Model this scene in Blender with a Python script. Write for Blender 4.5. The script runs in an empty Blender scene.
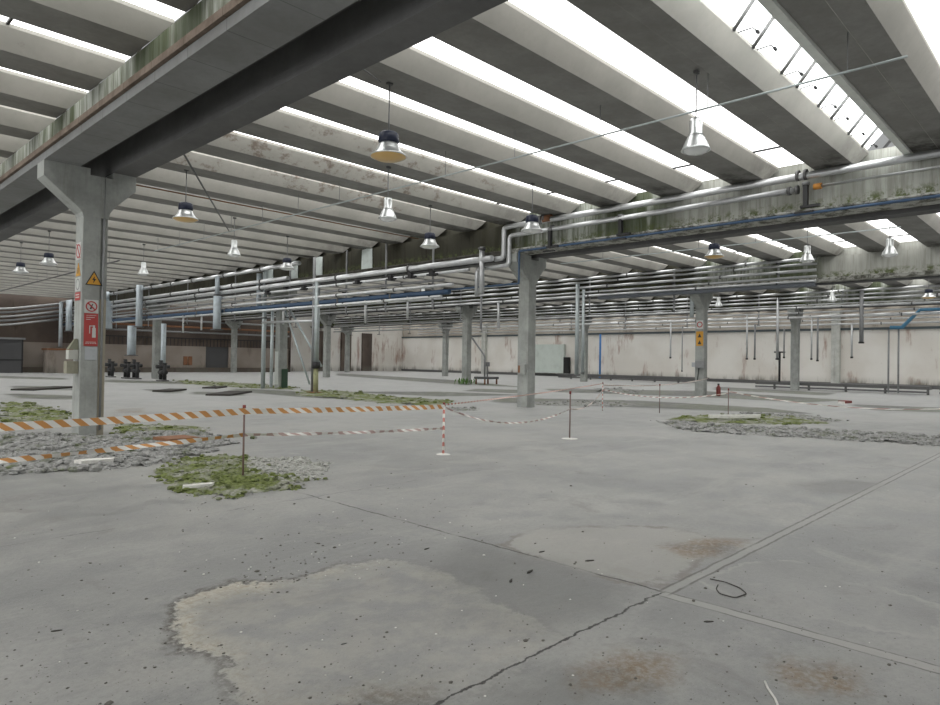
import bpy, math, random
import numpy as np
from mathutils import Vector, Matrix
random.seed(7); rng = np.random.default_rng(5)
C = bpy.context.scene.collection
# ------------------------------------------------------------------ camera
R_ = np.array([0.6915693183, -0.7221362768, 0.0158453708])
U_ = np.array([-0.0194534945, 0.0033080260, 0.9998052903])
F_ = np.array([0.7220480867, 0.6917429109, 0.0117603448])
FL = 666.08; EYE = 1.6
cd = bpy.data.cameras.new('camera'); cam = bpy.data.objects.new('camera', cd); C.objects.link(cam)
cd.sensor_width = 36; cd.lens = FL / 940 * 36; cd.clip_end = 400; cd.clip_start = 0.05
m = Matrix.Identity(4)
for i in range(3):
    m[i][0] = R_[i]; m[i][1] = U_[i]; m[i][2] = -F_[i]
m[2][3] = EYE
cam.matrix_world = m
bpy.context.scene.camera = cam
def ray(x, y): return F_ + (x - 470) / FL * R_ - (y - 352.5) / FL * U_
def on(axis, val, x, y):                      # survey: the point of the photo (x,y) on a world plane
    d = ray(x, y); e = np.array([0, 0, EYE]); t = (val - e[axis]) / d[axis]; return e + d * t
def fp(x, y): p = on(2, 0.0, x, y); return (p[0], p[1])

# ------------------------------------------------------------------ materials
class NT:
    def __init__(s, name):
        s.m = bpy.data.materials.new(name); s.m.use_nodes = True; s.n = s.m.node_tree.nodes; s.l = s.m.node_tree.links
        s.b = s.n['Principled BSDF']; s.g = s.n.new('ShaderNodeNewGeometry').outputs['Position']
    def put(s, sock, v):
        if isinstance(v, bpy.types.NodeSocket): s.l.new(v, sock)
        elif v is not None:
            if isinstance(v, (tuple, list)) and len(v) == 3 and sock.type == 'RGBA': v = (*v, 1)
            sock.default_value = v
    def map(s, v, sc, off=(0, 0, 0)):
        n = s.n.new('ShaderNodeMapping'); s.put(n.inputs['Vector'], v); n.inputs['Scale'].default_value = sc; n.inputs['Location'].default_value = off
        return n.outputs[0]
    def noise(s, v, scale, det=4, rough=.6, dist=0):
        n = s.n.new('ShaderNodeTexNoise'); s.put(n.inputs['Vector'], v); n.inputs['Scale'].default_value = scale
        n.inputs['Detail'].default_value = det; n.inputs['Roughness'].default_value = rough; n.inputs['Distortion'].default_value = dist
        return n.outputs['Fac']
    def voro(s, v, scale, feat='F1'):
        n = s.n.new('ShaderNodeTexVoronoi'); s.put(n.inputs['Vector'], v); n.inputs['Scale'].default_value = scale; n.feature = feat
        return n.outputs['Distance']
    def ma(s, op, a, b=None, c=None, clamp=False):
        n = s.n.new('ShaderNodeMath'); n.operation = op; n.use_clamp = clamp
        s.put(n.inputs[0], a)
        if b is not None: s.put(n.inputs[1], b)
        if c is not None: s.put(n.inputs[2], c)
        return n.outputs[0]
    def rng(s, v, a, b, c=0., d=1.):            # clamped smooth map
        n = s.n.new('ShaderNodeMapRange'); n.interpolation_type = 'SMOOTHSTEP'; s.put(n.inputs['Value'], v)
        for k, x in zip(('From Min', 'From Max', 'To Min', 'To Max'), (a, b, c, d)): n.inputs[k].default_value = x
        return n.outputs[0]
    def mix(s, f, a, b):
        n = s.n.new('ShaderNodeMix'); n.data_type = 'RGBA'; s.put(n.inputs['Factor'], f); s.put(n.inputs[6], a); s.put(n.inputs[7], b)
        return n.outputs[2]
    def mul(s, a, f):
        n = s.n.new('ShaderNodeMix'); n.data_type = 'RGBA'; n.blend_type = 'MULTIPLY'; n.inputs['Factor'].default_value = 1
        s.put(n.inputs[6], a); s.put(n.inputs[7], f); return n.outputs[2]
    def sep(s, v=None):
        n = s.n.new('ShaderNodeSeparateXYZ'); s.put(n.inputs[0], v or s.g); return n.outputs
    def comb(s, x, y, z):
        n = s.n.new('ShaderNodeCombineXYZ'); s.put(n.inputs[0], x); s.put(n.inputs[1], y); s.put(n.inputs[2], z); return n.outputs[0]
    def attr(s, name):
        n = s.n.new('ShaderNodeAttribute'); n.attribute_name = name; return n.outputs['Fac']
    def bump(s, h, st=.3, dist=.01):
        n = s.n.new('ShaderNodeBump'); n.inputs['Strength'].default_value = st; n.inputs['Distance'].default_value = dist
        s.put(n.inputs['Height'], h); s.l.new(n.outputs[0], s.b.inputs['Normal'])
    def fin(s, col, rough=.8, metal=0, spec=.5):
        s.put(s.b.inputs['Base Color'], col); s.put(s.b.inputs['Roughness'], rough); s.b.inputs['Metallic'].default_value = metal
        s.b.inputs['Specular IOR Level'].default_value = spec
        return s.m

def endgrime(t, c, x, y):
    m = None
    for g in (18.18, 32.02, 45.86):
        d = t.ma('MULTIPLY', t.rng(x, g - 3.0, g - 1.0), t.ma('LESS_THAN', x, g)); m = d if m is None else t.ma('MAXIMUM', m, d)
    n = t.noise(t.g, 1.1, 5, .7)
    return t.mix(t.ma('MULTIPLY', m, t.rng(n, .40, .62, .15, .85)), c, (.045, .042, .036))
def concrete(name, a, b, streak=0., stain=(.12, .10, .08), big=.6, joints=None, rough=.88):
    t = NT(name)
    n1 = t.noise(t.g, big, 5, .65); n2 = t.noise(t.g, 9, 4, .7)
    c = t.mix(t.rng(n1, .32, .68), a, b)
    c = t.mix(t.rng(n2, .35, .8, 0, .25), c, tuple(x * .55 for x in a))
    if streak:
        v = t.noise(t.map(t.g, (3.2, 3.2, .22)), 1.6, 5, .7)
        c = t.mix(t.ma('MULTIPLY', t.rng(v, .5, .72), streak), c, stain)
    if joints:
        ax, step, w = joints
        f = t.ma('PINGPONG', t.sep()[ax], step / 2)
        c = t.mix(t.rng(f, 0, w, .75, 0), c, tuple(x * .35 for x in a))
    if name == 'shaded_soffit_concrete': c = endgrime(t, c, t.sep()[0], None)
    t.bump(n2, .25, .01)
    return t.fin(c, rough, 0, .25)

def plain(name, col, rough=.5, metal=0, var=.25, scale=6, dirt=(.08, .07, .06)):
    t = NT(name); n = t.noise(t.g, scale, 4, .65)
    c = t.mix(t.rng(n, .42, .85, 0, var), col, dirt)
    return t.fin(c, rough, metal)

M = {}
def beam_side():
    t = NT('lit_beam_concrete'); x, y, z = t.sep(); n1 = t.noise(t.g, .8, 5, .6); n2 = t.noise(t.g, 9, 4, .7)
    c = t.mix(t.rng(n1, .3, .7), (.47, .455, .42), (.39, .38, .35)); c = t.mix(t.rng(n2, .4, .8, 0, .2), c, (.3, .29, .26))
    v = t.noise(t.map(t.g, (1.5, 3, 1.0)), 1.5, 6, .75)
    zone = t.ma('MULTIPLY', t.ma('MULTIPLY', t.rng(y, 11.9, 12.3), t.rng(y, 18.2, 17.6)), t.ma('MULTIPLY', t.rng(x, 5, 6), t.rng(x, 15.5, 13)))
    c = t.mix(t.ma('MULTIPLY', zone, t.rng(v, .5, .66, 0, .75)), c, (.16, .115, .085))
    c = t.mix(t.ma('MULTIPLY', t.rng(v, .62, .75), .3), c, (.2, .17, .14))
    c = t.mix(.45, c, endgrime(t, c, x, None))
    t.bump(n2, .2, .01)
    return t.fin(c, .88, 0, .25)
M['beam_side'] = beam_side()  # lighter colour stands in for light on the beam sides
M['beam_soffit'] = concrete('shaded_soffit_concrete', (.32, .315, .30), (.25, .245, .232), 0, big=1.3)  # same beam concrete, darkened to paint in the shade underneath
M['girder'] = concrete('girder_concrete', (.27, .275, .275), (.21, .21, .205), .1, joints=(1, 1.02, .012))
M['girder_dark'] = concrete('dark_girder_concrete', (.17, .17, .17), (.12, .12, .12), .1)
M['column'] = concrete('column_concrete', (.40, .415, .395), (.29, .30, .285), .35, (.13, .12, .09), 1.6)
M['column_white'] = concrete('whitewashed_concrete', (.62, .63, .60), (.48, .49, .46), .4, (.2, .18, .14), 1.6)
M['coping'] = concrete('brown_weathered_coping', (.24, .19, .155), (.15, .115, .09), .3, (.06, .05, .04), 2.5, joints=(1, 1.02, .015))
M['coping_grey'] = concrete('grey_coping', (.50, .50, .47), (.36, .36, .33), .4, (.14, .13, .09), 2.)
def ledge_stained():
    t = NT('stained_ledge'); x, y, z = t.sep(); n = t.noise(t.g, 3, 6, .75)
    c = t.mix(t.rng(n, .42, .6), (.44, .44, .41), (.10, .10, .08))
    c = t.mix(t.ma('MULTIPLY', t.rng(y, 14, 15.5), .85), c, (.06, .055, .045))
    return t.fin(c, .9, 0, .2)
M['ledge_stained'] = ledge_stained()
M['post'] = None
M['white'] = concrete('white_plaster', (.78, .77, .74), (.68, .66, .62), .2, (.4, .3, .24), .9)

def skylight():
    t = NT('daylight_rooflight'); e = t.b
    t.fin((.9, .93, .95), .4)
    e.inputs['Emission Color'].default_value = (1, 1, .98, 1); e.inputs['Emission Strength'].default_value = SKY
    return t.m
SKY = 2.85
M['sky'] = skylight()

def infill():
    t = NT('stained_infill_panels'); x, y, z = t.sep()
    v = t.noise(t.comb(t.ma('MULTIPLY', x, .3), t.ma('MULTIPLY', y, 5.5), t.ma('MULTIPLY', z, .35)), 1.3, 6, .75)
    w = t.noise(t.comb(0., t.ma('MULTIPLY', y, 1.1), t.ma('MULTIPLY', z, .1)), 1.0, 2, .5)
    c = t.mix(t.rng(v, .38, .62), (.44, .46, .42), (.16, .17, .13))
    c = t.mix(t.rng(w, .5, .62, 0, .8), c, (.055, .07, .03))
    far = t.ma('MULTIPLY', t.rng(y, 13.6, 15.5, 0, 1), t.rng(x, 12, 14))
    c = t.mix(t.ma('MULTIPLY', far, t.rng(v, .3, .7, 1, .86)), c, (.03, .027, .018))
    clean = t.ma('MULTIPLY', t.rng(y, 9.5, 8.6), t.rng(x, 12, 20))
    c = t.mix(t.ma('MULTIPLY', clean, .85), c, t.mix(t.rng(v, .4, .7), (.42, .42, .39), (.33, .33, .30)))
    m1 = t.noise(t.g, 4, 6, .8); low = t.rng(z, 5.75, 5.5)
    c = t.mix(t.ma('MULTIPLY', low, t.rng(m1, .45, .6)), c, (.10, .12, .05))
    t.bump(v, .3, .02)
    return t.fin(c, .9, 0, .2)
M['infill'] = infill()

def stained_wall(name, a, b, st, amt):
    t = NT(name); x, y, z = t.sep()
    pz_ = t.noise(t.g, .28, 3, .6); v = t.ma('SUBTRACT', t.noise(t.map(t.g, (1.0, 1.0, .2)), 1.0, 6, .72), t.rng(pz_, .38, .56, .12, 0)); w = t.noise(t.g, .35, 3, .5); s = t.noise(t.g, 5, 4, .7)
    c = t.mix(t.rng(w, .35, .65), a, b)
    c = t.mix(t.ma('MULTIPLY', t.rng(v, .5, .66), amt), c, st)
    c = t.mix(t.rng(s, .62, .75, 0, .4), c, (.3, .27, .24))
    c = t.mix(t.ma('MULTIPLY', t.rng(z, .9, .1), t.rng(v, .4, .55, .25, .9)), c, (.15, .14, .12))
    return t.fin(c, .9, 0, .2)
M['wall_white'] = stained_wall('stained_white_wall', (.80, .78, .74), (.72, .69, .64), (.33, .19, .14), .75)
M['wall_upper'] = stained_wall('upper_wall', (.50, .46, .41), (.40, .36, .31), (.16, .13, .10), .5)
M['wall_beige'] = stained_wall('beige_wall', (.33, .29, .255), (.26, .22, .19), (.13, .10, .08), .5)
M['wall_brown'] = stained_wall('brown_wall', (.15, .12, .10), (.10, .08, .07), (.05, .04, .03), .6)

M['pipe'] = plain('silver_pipe_cladding', (.62, .63, .64), .38, .75, .35, 5, (.22, .22, .21))
M['pipe_dull'] = plain('grey_painted_pipe', (.27, .275, .28), .5, .3, .35, 5)
M['pipe_dark'] = plain('dark_pipe', (.14, .14, .14), .6, .3, .3, 5)
M['blue'] = plain('blue_paint', (.04, .085, .16), .5, 0, .4, 5)
M['black'] = plain('black_iron', (.03, .03, .032), .55, .2, .2, 8)
M['galv'] = plain('galvanised_steel', (.50, .55, .56), .45, .5, .25, 6)
M['duct'] = plain('pale_blue_duct', (.50, .56, .60), .55, .2, .3, 3)
M['post'] = plain('weathered_post', (.20, .13, .115), .7, .1, .3, 9)
M['rust'] = plain('rusty_steel', (.26, .12, .06), .8, .1, .5, 9)
M['orange'] = plain('orange_brass', (.62, .27, .05), .5, .1, .3, 9)
M['red'] = plain('dark_red_paint', (.22, .04, .035), .6, 0, .3, 9)
M['navy'] = plain('navy_lamp_housing', (.012, .018, .045), .45, 0, .1, 9)
M['alu'] = plain('spun_aluminium', (.72, .74, .74), .33, .8, .25, 9)
M['green'] = plain('dark_green_paint', (.03, .07, .04), .6, 0, .3, 5)
M['stone'] = plain('grey_stone', (.30, .30, .29), .9, 0, .6, 14, (.10, .10, .09))
M['stone_white'] = plain('white_rubble', (.75, .74, .70), .9, 0, .3, 14)
M['wood'] = plain('dark_scrap', (.05, .045, .04), .9, 0, .3, 14)
M['sign_white'] = plain('sign_white', (.55, .57, .55), .5, 0, .15, 20)
M['sign_red'] = plain('sign_red', (.40, .05, .045), .5, 0, .2, 20)
M['sign_yellow'] = plain('sign_yellow', (.58, .29, .03), .5, 0, .2, 20)
M['sign_grey'] = plain('sign_grey', (.42, .44, .46), .5, 0, .2, 20)
M['leaf'] = plain('fresh_leaf', (.10, .20, .05), .7, 0, .3, 20)
M['opening'] = plain('dark_opening', (.02, .02, .02), .9, 0, 0, 5)
M['shutter'] = plain('grey_shutter', (.10, .10, .105), .7, .2, .2, 3)

def glassy(name, col, rough=.25, tr=.6):
    t = NT(name); t.fin(col, rough); t.b.inputs['Transmission Weight'].default_value = tr; return t.m
M['amber'] = glassy('amber_reflector', (.72, .47, .17), .3, 0.)
M['clear'] = glassy('clear_reflector', (.75, .78, .78), .2, .45)

def tape_mat(name, col):
    t = NT(name); x, y, z = t.sep()
    f = t.ma('FRACT', t.ma('MULTIPLY', t.ma('ADD', t.ma('ADD', x, y), t.ma('MULTIPLY', z, 1.3)), 5.6))
    c = t.mix(t.ma('GREATER_THAN', f, .5), (.82, .80, .76), col)
    t.fin(c, .5); t.b.inputs['Transmission Weight'].default_value = 0
    return t.m
M['tape_orange'] = tape_mat('orange_white_tape', (.62, .30, .10))
M['tape_red'] = tape_mat('red_white_tape', (.60, .22, .18))
M['tape_pale'] = tape_mat('faded_tape', (.50, .36, .33))

def mossy(name, green, grey, dark, bias=.5):
    t = NT(name); a = t.noise(t.g, 1.6, 5, .7); b = t.noise(t.g, 14, 4, .75); v = t.voro(t.g, 16)
    c = t.mix(t.rng(b, .35, .7), dark, grey)
    c = t.mix(t.rng(v, .05, .45, .0, .35), c, tuple(min(1, x * 1.7) for x in grey))
    c = t.mix(t.rng(a, bias - .09, bias + .09), c, t.mix(t.rng(b, .35, .65), green, tuple(x * .45 for x in green)))
    t.bump(b, .7, .03)
    return t.fin(c, .95, 0, .2)
M['moss'] = mossy('moss_and_gravel', (.21, .25, .085), (.36, .36, .32), (.10, .10, .085), .47)
M['rubble'] = mossy('rubble_gravel', (.15, .18, .08), (.34, .34, .33), (.09, .09, .085), .60)
M['gravel'] = mossy('pale_gravel', (.15, .18, .08), (.42, .42, .39), (.15, .15, .14), .66)

# ------------------------------------------------------------------ mesh helpers
class MB:
    def __init__(s): s.v = []; s.f = []; s.sm = []
    def add(s, v, f, smooth=False):
        k = len(s.v); s.v += [tuple(p) for p in v]; s.f += [tuple(i + k for i in q) for q in f]; s.sm += [smooth] * len(f); return s
    def box(s, a, b, rz=0):
        (x0, y0, z0), (x1, y1, z1) = a, b
        v = [(x0, y0, z0), (x1, y0, z0), (x1, y1, z0), (x0, y1, z0), (x0, y0, z1), (x1, y0, z1), (x1, y1, z1), (x0, y1, z1)]
        return s.add(v, [(0, 3, 2, 1), (4, 5, 6, 7), (0, 1, 5, 4), (1, 2, 6, 5), (2, 3, 7, 6), (3, 0, 4, 7)])
    def prism(s, poly, axis, a, b):           # poly in the two other axes, extruded along axis
        n = len(poly)
        def P(p, t):
            q = list(p); q.insert(axis, t); return tuple(q)
        v = [P(p, a) for p in poly] + [P(p, b) for p in poly]
        f = [tuple(range(n))[::-1], tuple(range(n, 2 * n))] + [(i, (i + 1) % n, n + (i + 1) % n, n + i) for i in range(n)]
        return s.add(v, f)
    def tube(s, pts, r, seg=10, cap=True):
        pts = [Vector(p) for p in pts]; n = len(pts); v = []; prev = None
        for i, p in enumerate(pts):
            d = ((pts[min(i + 1, n - 1)] - pts[max(i - 1, 0)])).normalized()
            if prev is None:
                a = Vector((0, 0, 1)) if abs(d.z) < .9 else Vector((1, 0, 0)); x = d.cross(a).normalized()
            else:
                x = (prev - d * prev.dot(d)).normalized()
            prev = x; y = d.cross(x); rr = r[i] if isinstance(r, (list, tuple)) else r
            v += [p + (x * math.cos(t) + y * math.sin(t)) * rr for t in (2 * math.pi * k / seg for k in range(seg))]
        f = [(i * seg + k, i * seg + (k + 1) % seg, (i + 1) * seg + (k + 1) % seg, (i + 1) * seg + k) for i in range(n - 1) for k in range(seg)]
        s.add(v, f, True)
        if cap: k = len(s.v) - n * seg; s.f += [tuple(k + j for j in range(seg))[::-1], tuple(k + (n - 1) * seg + j for j in range(seg))]; s.sm += [False, False]
        return s
    def lathe(s, prof, c=(0, 0, 0), seg=20, caps=False):
        v = [(c[0] + r * math.cos(2 * math.pi * k / seg), c[1] + r * math.sin(2 * math.pi * k / seg), c[2] + z) for r, z in prof for k in range(seg)]
        f = [(i * seg + k, i * seg + (k + 1) % seg, (i + 1) * seg + (k + 1) % seg, (i + 1) * seg + k) for i in range(len(prof) - 1) for k in range(seg)]
        if caps: f += [tuple(range(seg))[::-1], tuple((len(prof) - 1) * seg + k for k in range(seg))]
        return s.add(v, f, True)
    def build(s, name, mat, parent=None, loc=None):
        me = bpy.data.meshes.new(name); me.from_pydata(s.v, [], s.f); me.validate()
        if len(me.polygons) == len(s.sm): me.polygons.foreach_set('use_smooth', s.sm)
        me.materials.append(M[mat] if isinstance(mat, str) else mat); me.update()
        o = bpy.data.objects.new(name, me); C.objects.link(o)
        if parent is not None: o.parent = parent
        if loc is not None: o.location = loc
        return o
def tag(o, label, cat, group=None, kind=None):
    if kind: o['kind'] = kind
    if label: o['label'] = label
    if cat: o['category'] = cat
    if group: o['group'] = group
    return o
def thing(name, label, cat, loc=(0, 0, 0), rz=0, group=None):
    o = bpy.data.objects.new(name, None); o.empty_display_size = .2; C.objects.link(o); o.location = loc; o.rotation_euler = (0, 0, rz)
    return tag(o, label, cat, group)
def struct(name, mb, mat, label=None, parent=None):
    o = mb.build(name, mat, parent); o['kind'] = 'structure'
    if parent is None:
        o['label'] = label or name.replace('_', ' '); o['category'] = name.split('_')[0]
    return o
def dup(root, loc, label=None, group=None):
    r = root.copy(); C.objects.link(r); r.location = loc
    if label: r['label'] = label
    if group: r['group'] = group
    for ch in list(root.children):
        c = ch.copy(); C.objects.link(c); c.parent = r
        for g in ch.children:
            d = g.copy(); C.objects.link(d); d.parent = c
    return r
def arc(a, corner, b, r, n=6):               # rounded corner of a pipe run
    a, c, b = Vector(a), Vector(corner), Vector(b); u = (a - c).normalized(); w = (b - c).normalized()
    p, q = c + u * r, c + w * r
    return [p * (1 - t) ** 2 + c * 2 * t * (1 - t) + q * t ** 2 for t in (i / n for i in range(n + 1))]
def run(pts, r):
    out = [Vector(pts[0])]
    for i in range(1, len(pts) - 1): out += arc(pts[i - 1], pts[i], pts[i + 1], r)
    return out + [Vector(pts[-1])]

# ------------------------------------------------------------------ grid
X0, Y0, SA, SB = 4.341, 14.665, 13.841, 16.31
GX = [X0 + i * SA for i in range(4)]         # four girder lines
YN, YF = -3.9, 70.0
XW = 59.6; XL = X0 - SA
ZB = 6.32                                    # underside of the roof beams
ZT = 6.62

# ------------------------------------------------------------------ floor with painted-by-process stains
def sdpoly(P, poly):
    poly = np.array(poly); n = len(poly); d = np.full(len(P), 1e9); ins = np.zeros(len(P), bool)
    for i in range(n):
        a = poly[i]; b = poly[(i + 1) % n]; e = b - a; w = P - a
        t = np.clip((w @ e) / (e @ e), 0, 1); q = w - t[:, None] * e; d = np.minimum(d, (q ** 2).sum(1))
        c1 = (a[1] <= P[:, 1]) != (b[1] <= P[:, 1])
        xx = a[0] + (P[:, 1] - a[1]) * e[0] / (e[1] if abs(e[1]) > 1e-9 else 1e-9)
        ins ^= c1 & (P[:, 0] < xx)
    d = np.sqrt(d); return np.where(ins, -d, d)
def pxpoly(pts): return [fp(*p) for p in pts]
patch = [pxpoly([(172, 628), (178, 605), (205, 592), (232, 582), (262, 584), (300, 578), (340, 564), (385, 560), (430, 566), (480, 590), (560, 640), (470, 690), (430, 703), (380, 700), (300, 712), (225, 708), (240, 660), (215, 655), (178, 650)]),
         pxpoly([(500, 545), (530, 530), (590, 526), (670, 528), (715, 538), (700, 560), (660, 588), (620, 582), (560, 565)]),
         pxpoly([(700, 580), (745, 562), (800, 560), (835, 575), (845, 582), (900, 590), (940, 605), (945, 640), (860, 625), (760, 612)])]
brown = [pxpoly([(590, 668), (625, 655), (665, 660), (668, 680), (630, 690), (585, 690)]), pxpoly([(660, 545), (700, 541), (738, 540), (725, 553), (690, 556)]),
         pxpoly([(778, 660), (795, 660), (815, 685), (800, 688)]), pxpoly([(810, 665), (835, 665), (855, 690), (835, 690)]), pxpoly([(370, 690), (420, 690), (430, 702), (360, 704)]), pxpoly([(118, 409), (142, 408), (142, 413), (116, 413)])]
damp = [pxpoly([(790, 484), (830, 479), (880, 483), (860, 494), (820, 495)]), pxpoly([(470, 545), (560, 560), (640, 590), (600, 612), (520, 640), (440, 620), (420, 570)]),
        pxpoly([(500, 690), (560, 668), (600, 672), (640, 690), (600, 705), (500, 720)]), pxpoly([(905, 583), (945, 584), (945, 592), (920, 590)]), pxpoly([(900, 606), (945, 612), (945, 630)]),
        pxpoly([(500, 398), (640, 401), (760, 408), (800, 414), (640, 409), (500, 404)]), pxpoly([(550, 388), (700, 391), (840, 401), (800, 404), (690, 397), (560, 392)]),
        pxpoly([(20, 386), (68, 387), (68, 391), (20, 388)]), pxpoly([(14, 394), (68, 396), (70, 400), (30, 399)]), pxpoly([(200, 392), (236, 394), (236, 396), (200, 394)]), pxpoly([(150, 390), (175, 391), (172, 394)]),
        pxpoly([(240, 389), (300, 392), (430, 400), (420, 404), (310, 398), (240, 392)]), pxpoly([(860, 405), (940, 408), (940, 414), (880, 412)]), pxpoly([(340, 372), (450, 380), (520, 388), (450, 385), (340, 376)])]
dark = [pxpoly(p) for p in ([(500, 398), (640, 401), (760, 408), (800, 413), (640, 407), (500, 402)], [(550, 389), (700, 391), (840, 400), (800, 402), (690, 396), (560, 392)], [(20, 386), (68, 387), (68, 390), (20, 388)], [(14, 394), (68, 396), (70, 399), (30, 398)],
    [(200, 392), (236, 393.5), (236, 395.5), (200, 394)], [(150, 389.5), (175, 391), (172, 393)], [(240, 389), (300, 392), (430, 400), (420, 403), (310, 397), (240, 391)], [(860, 405), (940, 408), (940, 412), (880, 410)],
    [(340, 373.5), (450, 380), (520, 387), (450, 383.5), (340, 375.5)], [(480, 389), (515, 390), (515, 393), (470, 391)], [(720, 387), (830, 393), (820, 395), (720, 390)], [(110, 380), (260, 384), (250, 385.5), (110, 382)], [(350, 392), (440, 392), (520, 395), (440, 396)], [(0, 376), (60, 378), (60, 379.5), (0, 378)])]
def axis(lo, f0, f1, m1, hi, a=.07, b=.3):
    return np.unique(np.concatenate([np.arange(lo, f0, 1.), np.arange(f0, f1, a), np.arange(f1, m1, b), np.arange(m1, hi, 1.), [hi]]).round(4))
ax_, ay_ = axis(XL, .5, 14, 45, XW + .3), axis(-5., -.5, 13, 55, YF + .3)
gx, gy = np.meshgrid(ax_, ay_, indexing='ij'); P = np.stack([gx.ravel(), gy.ravel()], 1)
nx, ny = gx.shape
idx = np.arange(nx * ny).reshape(nx, ny)
q = np.stack([idx[:-1, :-1], idx[1:, :-1], idx[1:, 1:], idx[:-1, 1:]], -1).reshape(-1, 4)
me = bpy.data.meshes.new('floor'); me.vertices.add(len(P)); me.vertices.foreach_set('co', np.column_stack([P, np.zeros(len(P))]).ravel())
me.loops.add(q.size); me.loops.foreach_set('vertex_index', q.ravel()); me.polygons.add(len(q)); me.polygons.foreach_set('loop_start', np.arange(0, q.size, 4))
me.update(); me.validate()
for nm, ps in (('sd_dark', dark), ('sd_patch', patch[:1]), ('sd_pale', patch[1:2]), ('sd_faint', patch[2:]), ('sd_brown', brown), ('sd_damp', damp)):
    a = me.attributes.new(nm, 'FLOAT', 'POINT'); d = np.full(len(P), 9.)
    for p_ in ps: d = np.minimum(d, sdpoly(P, p_))
    a.data.foreach_set('value', d.astype(np.float32))
def floor_mat():
    t = NT('worn_factory_floor'); x, y, z = t.sep()
    big = t.noise(t.g, .35, 6, .6); mid = t.noise(t.g, 1.7, 6, .65); fine = t.noise(t.g, 22, 5, .75); grit = t.noise(t.g, 90, 3, .7)
    c = t.mix(t.rng(big, .35, .65), (.265, .267, .26), (.37, .367, .347)); st_ = t.noise(t.map(t.g, (.5, 2.2, 1)), .9, 6, .65, .6); c = t.mix(t.rng(st_, .48, .66, 0, .45), c, (.40, .395, .375))
    c = t.mix(t.rng(mid, .45, .68, 0, .75), c, (.225, .228, .225)); bl_ = t.noise(t.g, .9, 7, .7, .8); c = t.mix(t.rng(bl_, .55, .68, 0, .5), c, (.40, .39, .36)); c = t.mix(t.rng(bl_, .42, .32, 0, .4), c, (.19, .18, .165))
    c = t.mix(t.rng(fine, .35, .75, 0, .3), c, (.17, .17, .165))
    c = t.mix(t.ma('MULTIPLY', t.rng(grit, .58, .70, 0, .6), t.rng(mid, .35, .6, .2, 1)), c, (.12, .115, .105)); c = t.mix(t.rng(grit, .40, .30, 0, .3), c, (.48, .47, .45))
    wob = t.ma('MULTIPLY', t.ma('SUBTRACT', t.noise(t.g, 2.6, 8, .68), .5), .42)
    # damp areas
    sd = t.ma('ADD', t.attr('sd_damp'), wob)
    c = t.mix(t.rng(sd, .2, -.2, 0, .48), c, (.13, .13, .125))
    # pale patches, the first with a crusty rim on its near left side
    wf = t.ma('MULTIPLY', t.ma('SUBTRACT', t.noise(t.g, 11, 6, .7), .5), .16)
    sp = t.ma('ADD', t.ma('ADD', t.attr('sd_patch'), wob), wf)
    c = t.mix(t.rng(sp, .05, -.08, 0, .4), c, t.mix(t.rng(t.noise(t.g, 3.2, 6, .7), .4, .62), (.29, .29, .28), (.44, .42, .37)))
    fx, fy = fp(190, 605); gx_, gy_ = fp(400, 575)
    dd = t.ma('SQRT', t.ma('ADD', t.ma('POWER', t.ma('SUBTRACT', x, fx), 2.), t.ma('POWER', t.ma('SUBTRACT', y, fy), 2.)))
    zone = t.rng(dd, 1.9, .5, .12, 1)
    rim = t.ma('MULTIPLY', t.rng(sp, .01, -.03), t.rng(sp, -.30, -.02)); rim = t.ma('MULTIPLY', t.ma('MULTIPLY', rim, t.rng(mid, .36, .58, .15, 1)), zone)
    c = t.mix(t.ma('MULTIPLY', rim, .9), c, t.mix(t.rng(fine, .4, .62), (.52, .50, .43), (.38, .33, .25)))
    edge = t.ma('MULTIPLY', t.ma('MULTIPLY', t.rng(sp, -.015, .01), t.rng(sp, .08, .02)), zone)
    c = t.mix(t.ma('MULTIPLY', edge, t.rng(fine, .40, .55, .25, .9)), c, (.10, .09, .075))
    s2_ = t.ma('ADD', t.ma('ADD', t.attr('sd_pale'), wob), wf)
    c = t.mix(t.rng(s2_, .05, -.10, 0, .5), c, (.385, .37, .335))
    l2 = t.ma('MULTIPLY', t.rng(s2_, -.05, .0), t.rng(s2_, .06, .01)); c = t.mix(t.ma('MULTIPLY', l2, t.rng(mid, .42, .56, .05, .6)), c, (.15, .125, .10))
    s3_ = t.ma('ADD', t.ma('ADD', t.attr('sd_faint'), wob), wf)
    c = t.mix(t.rng(s3_, .1, -.15, 0, .22), c, (.36, .355, .335)); l3 = t.ma('MULTIPLY', t.rng(s3_, -.06, -.01), t.rng(s3_, .03, 0.))
    c = t.mix(t.ma('MULTIPLY', l3, t.rng(mid, .42, .58, .05, .5)), c, (.42, .41, .38))
    sb = t.ma('ADD', t.attr('sd_brown'), t.ma('MULTIPLY', wob, 1.))
    c = t.mix(t.ma('MULTIPLY', t.rng(sb, .16, -.12), t.rng(fine, .36, .60, .3, .9)), c, t.mix(t.rng(mid, .4, .6), (.215, .145, .08), (.13, .11, .085)))
    # slab joints: along x at y=2.25, along y at x=4.33
    jit = t.ma('MULTIPLY', t.ma('SUBTRACT', t.noise(t.g, 3.5, 7, .65), .5), .16)
    jl = t.ma('MULTIPLY', jit, .25)
    dy = t.ma('ABSOLUTE', t.ma('ADD', t.ma('SUBTRACT', y, 2.25), jit)); dy2 = t.ma('ABSOLUTE', t.ma('ADD', t.ma('SUBTRACT', y, 2.23), jl))
    dx2 = t.ma('ABSOLUTE', t.ma('ADD', t.ma('SUBTRACT', x, 4.30), jl)); dx = t.ma('ABSOLUTE', t.ma('ADD', t.ma('SUBTRACT', x, 4.34), t.ma('MULTIPLY', jit, .6)))
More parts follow.
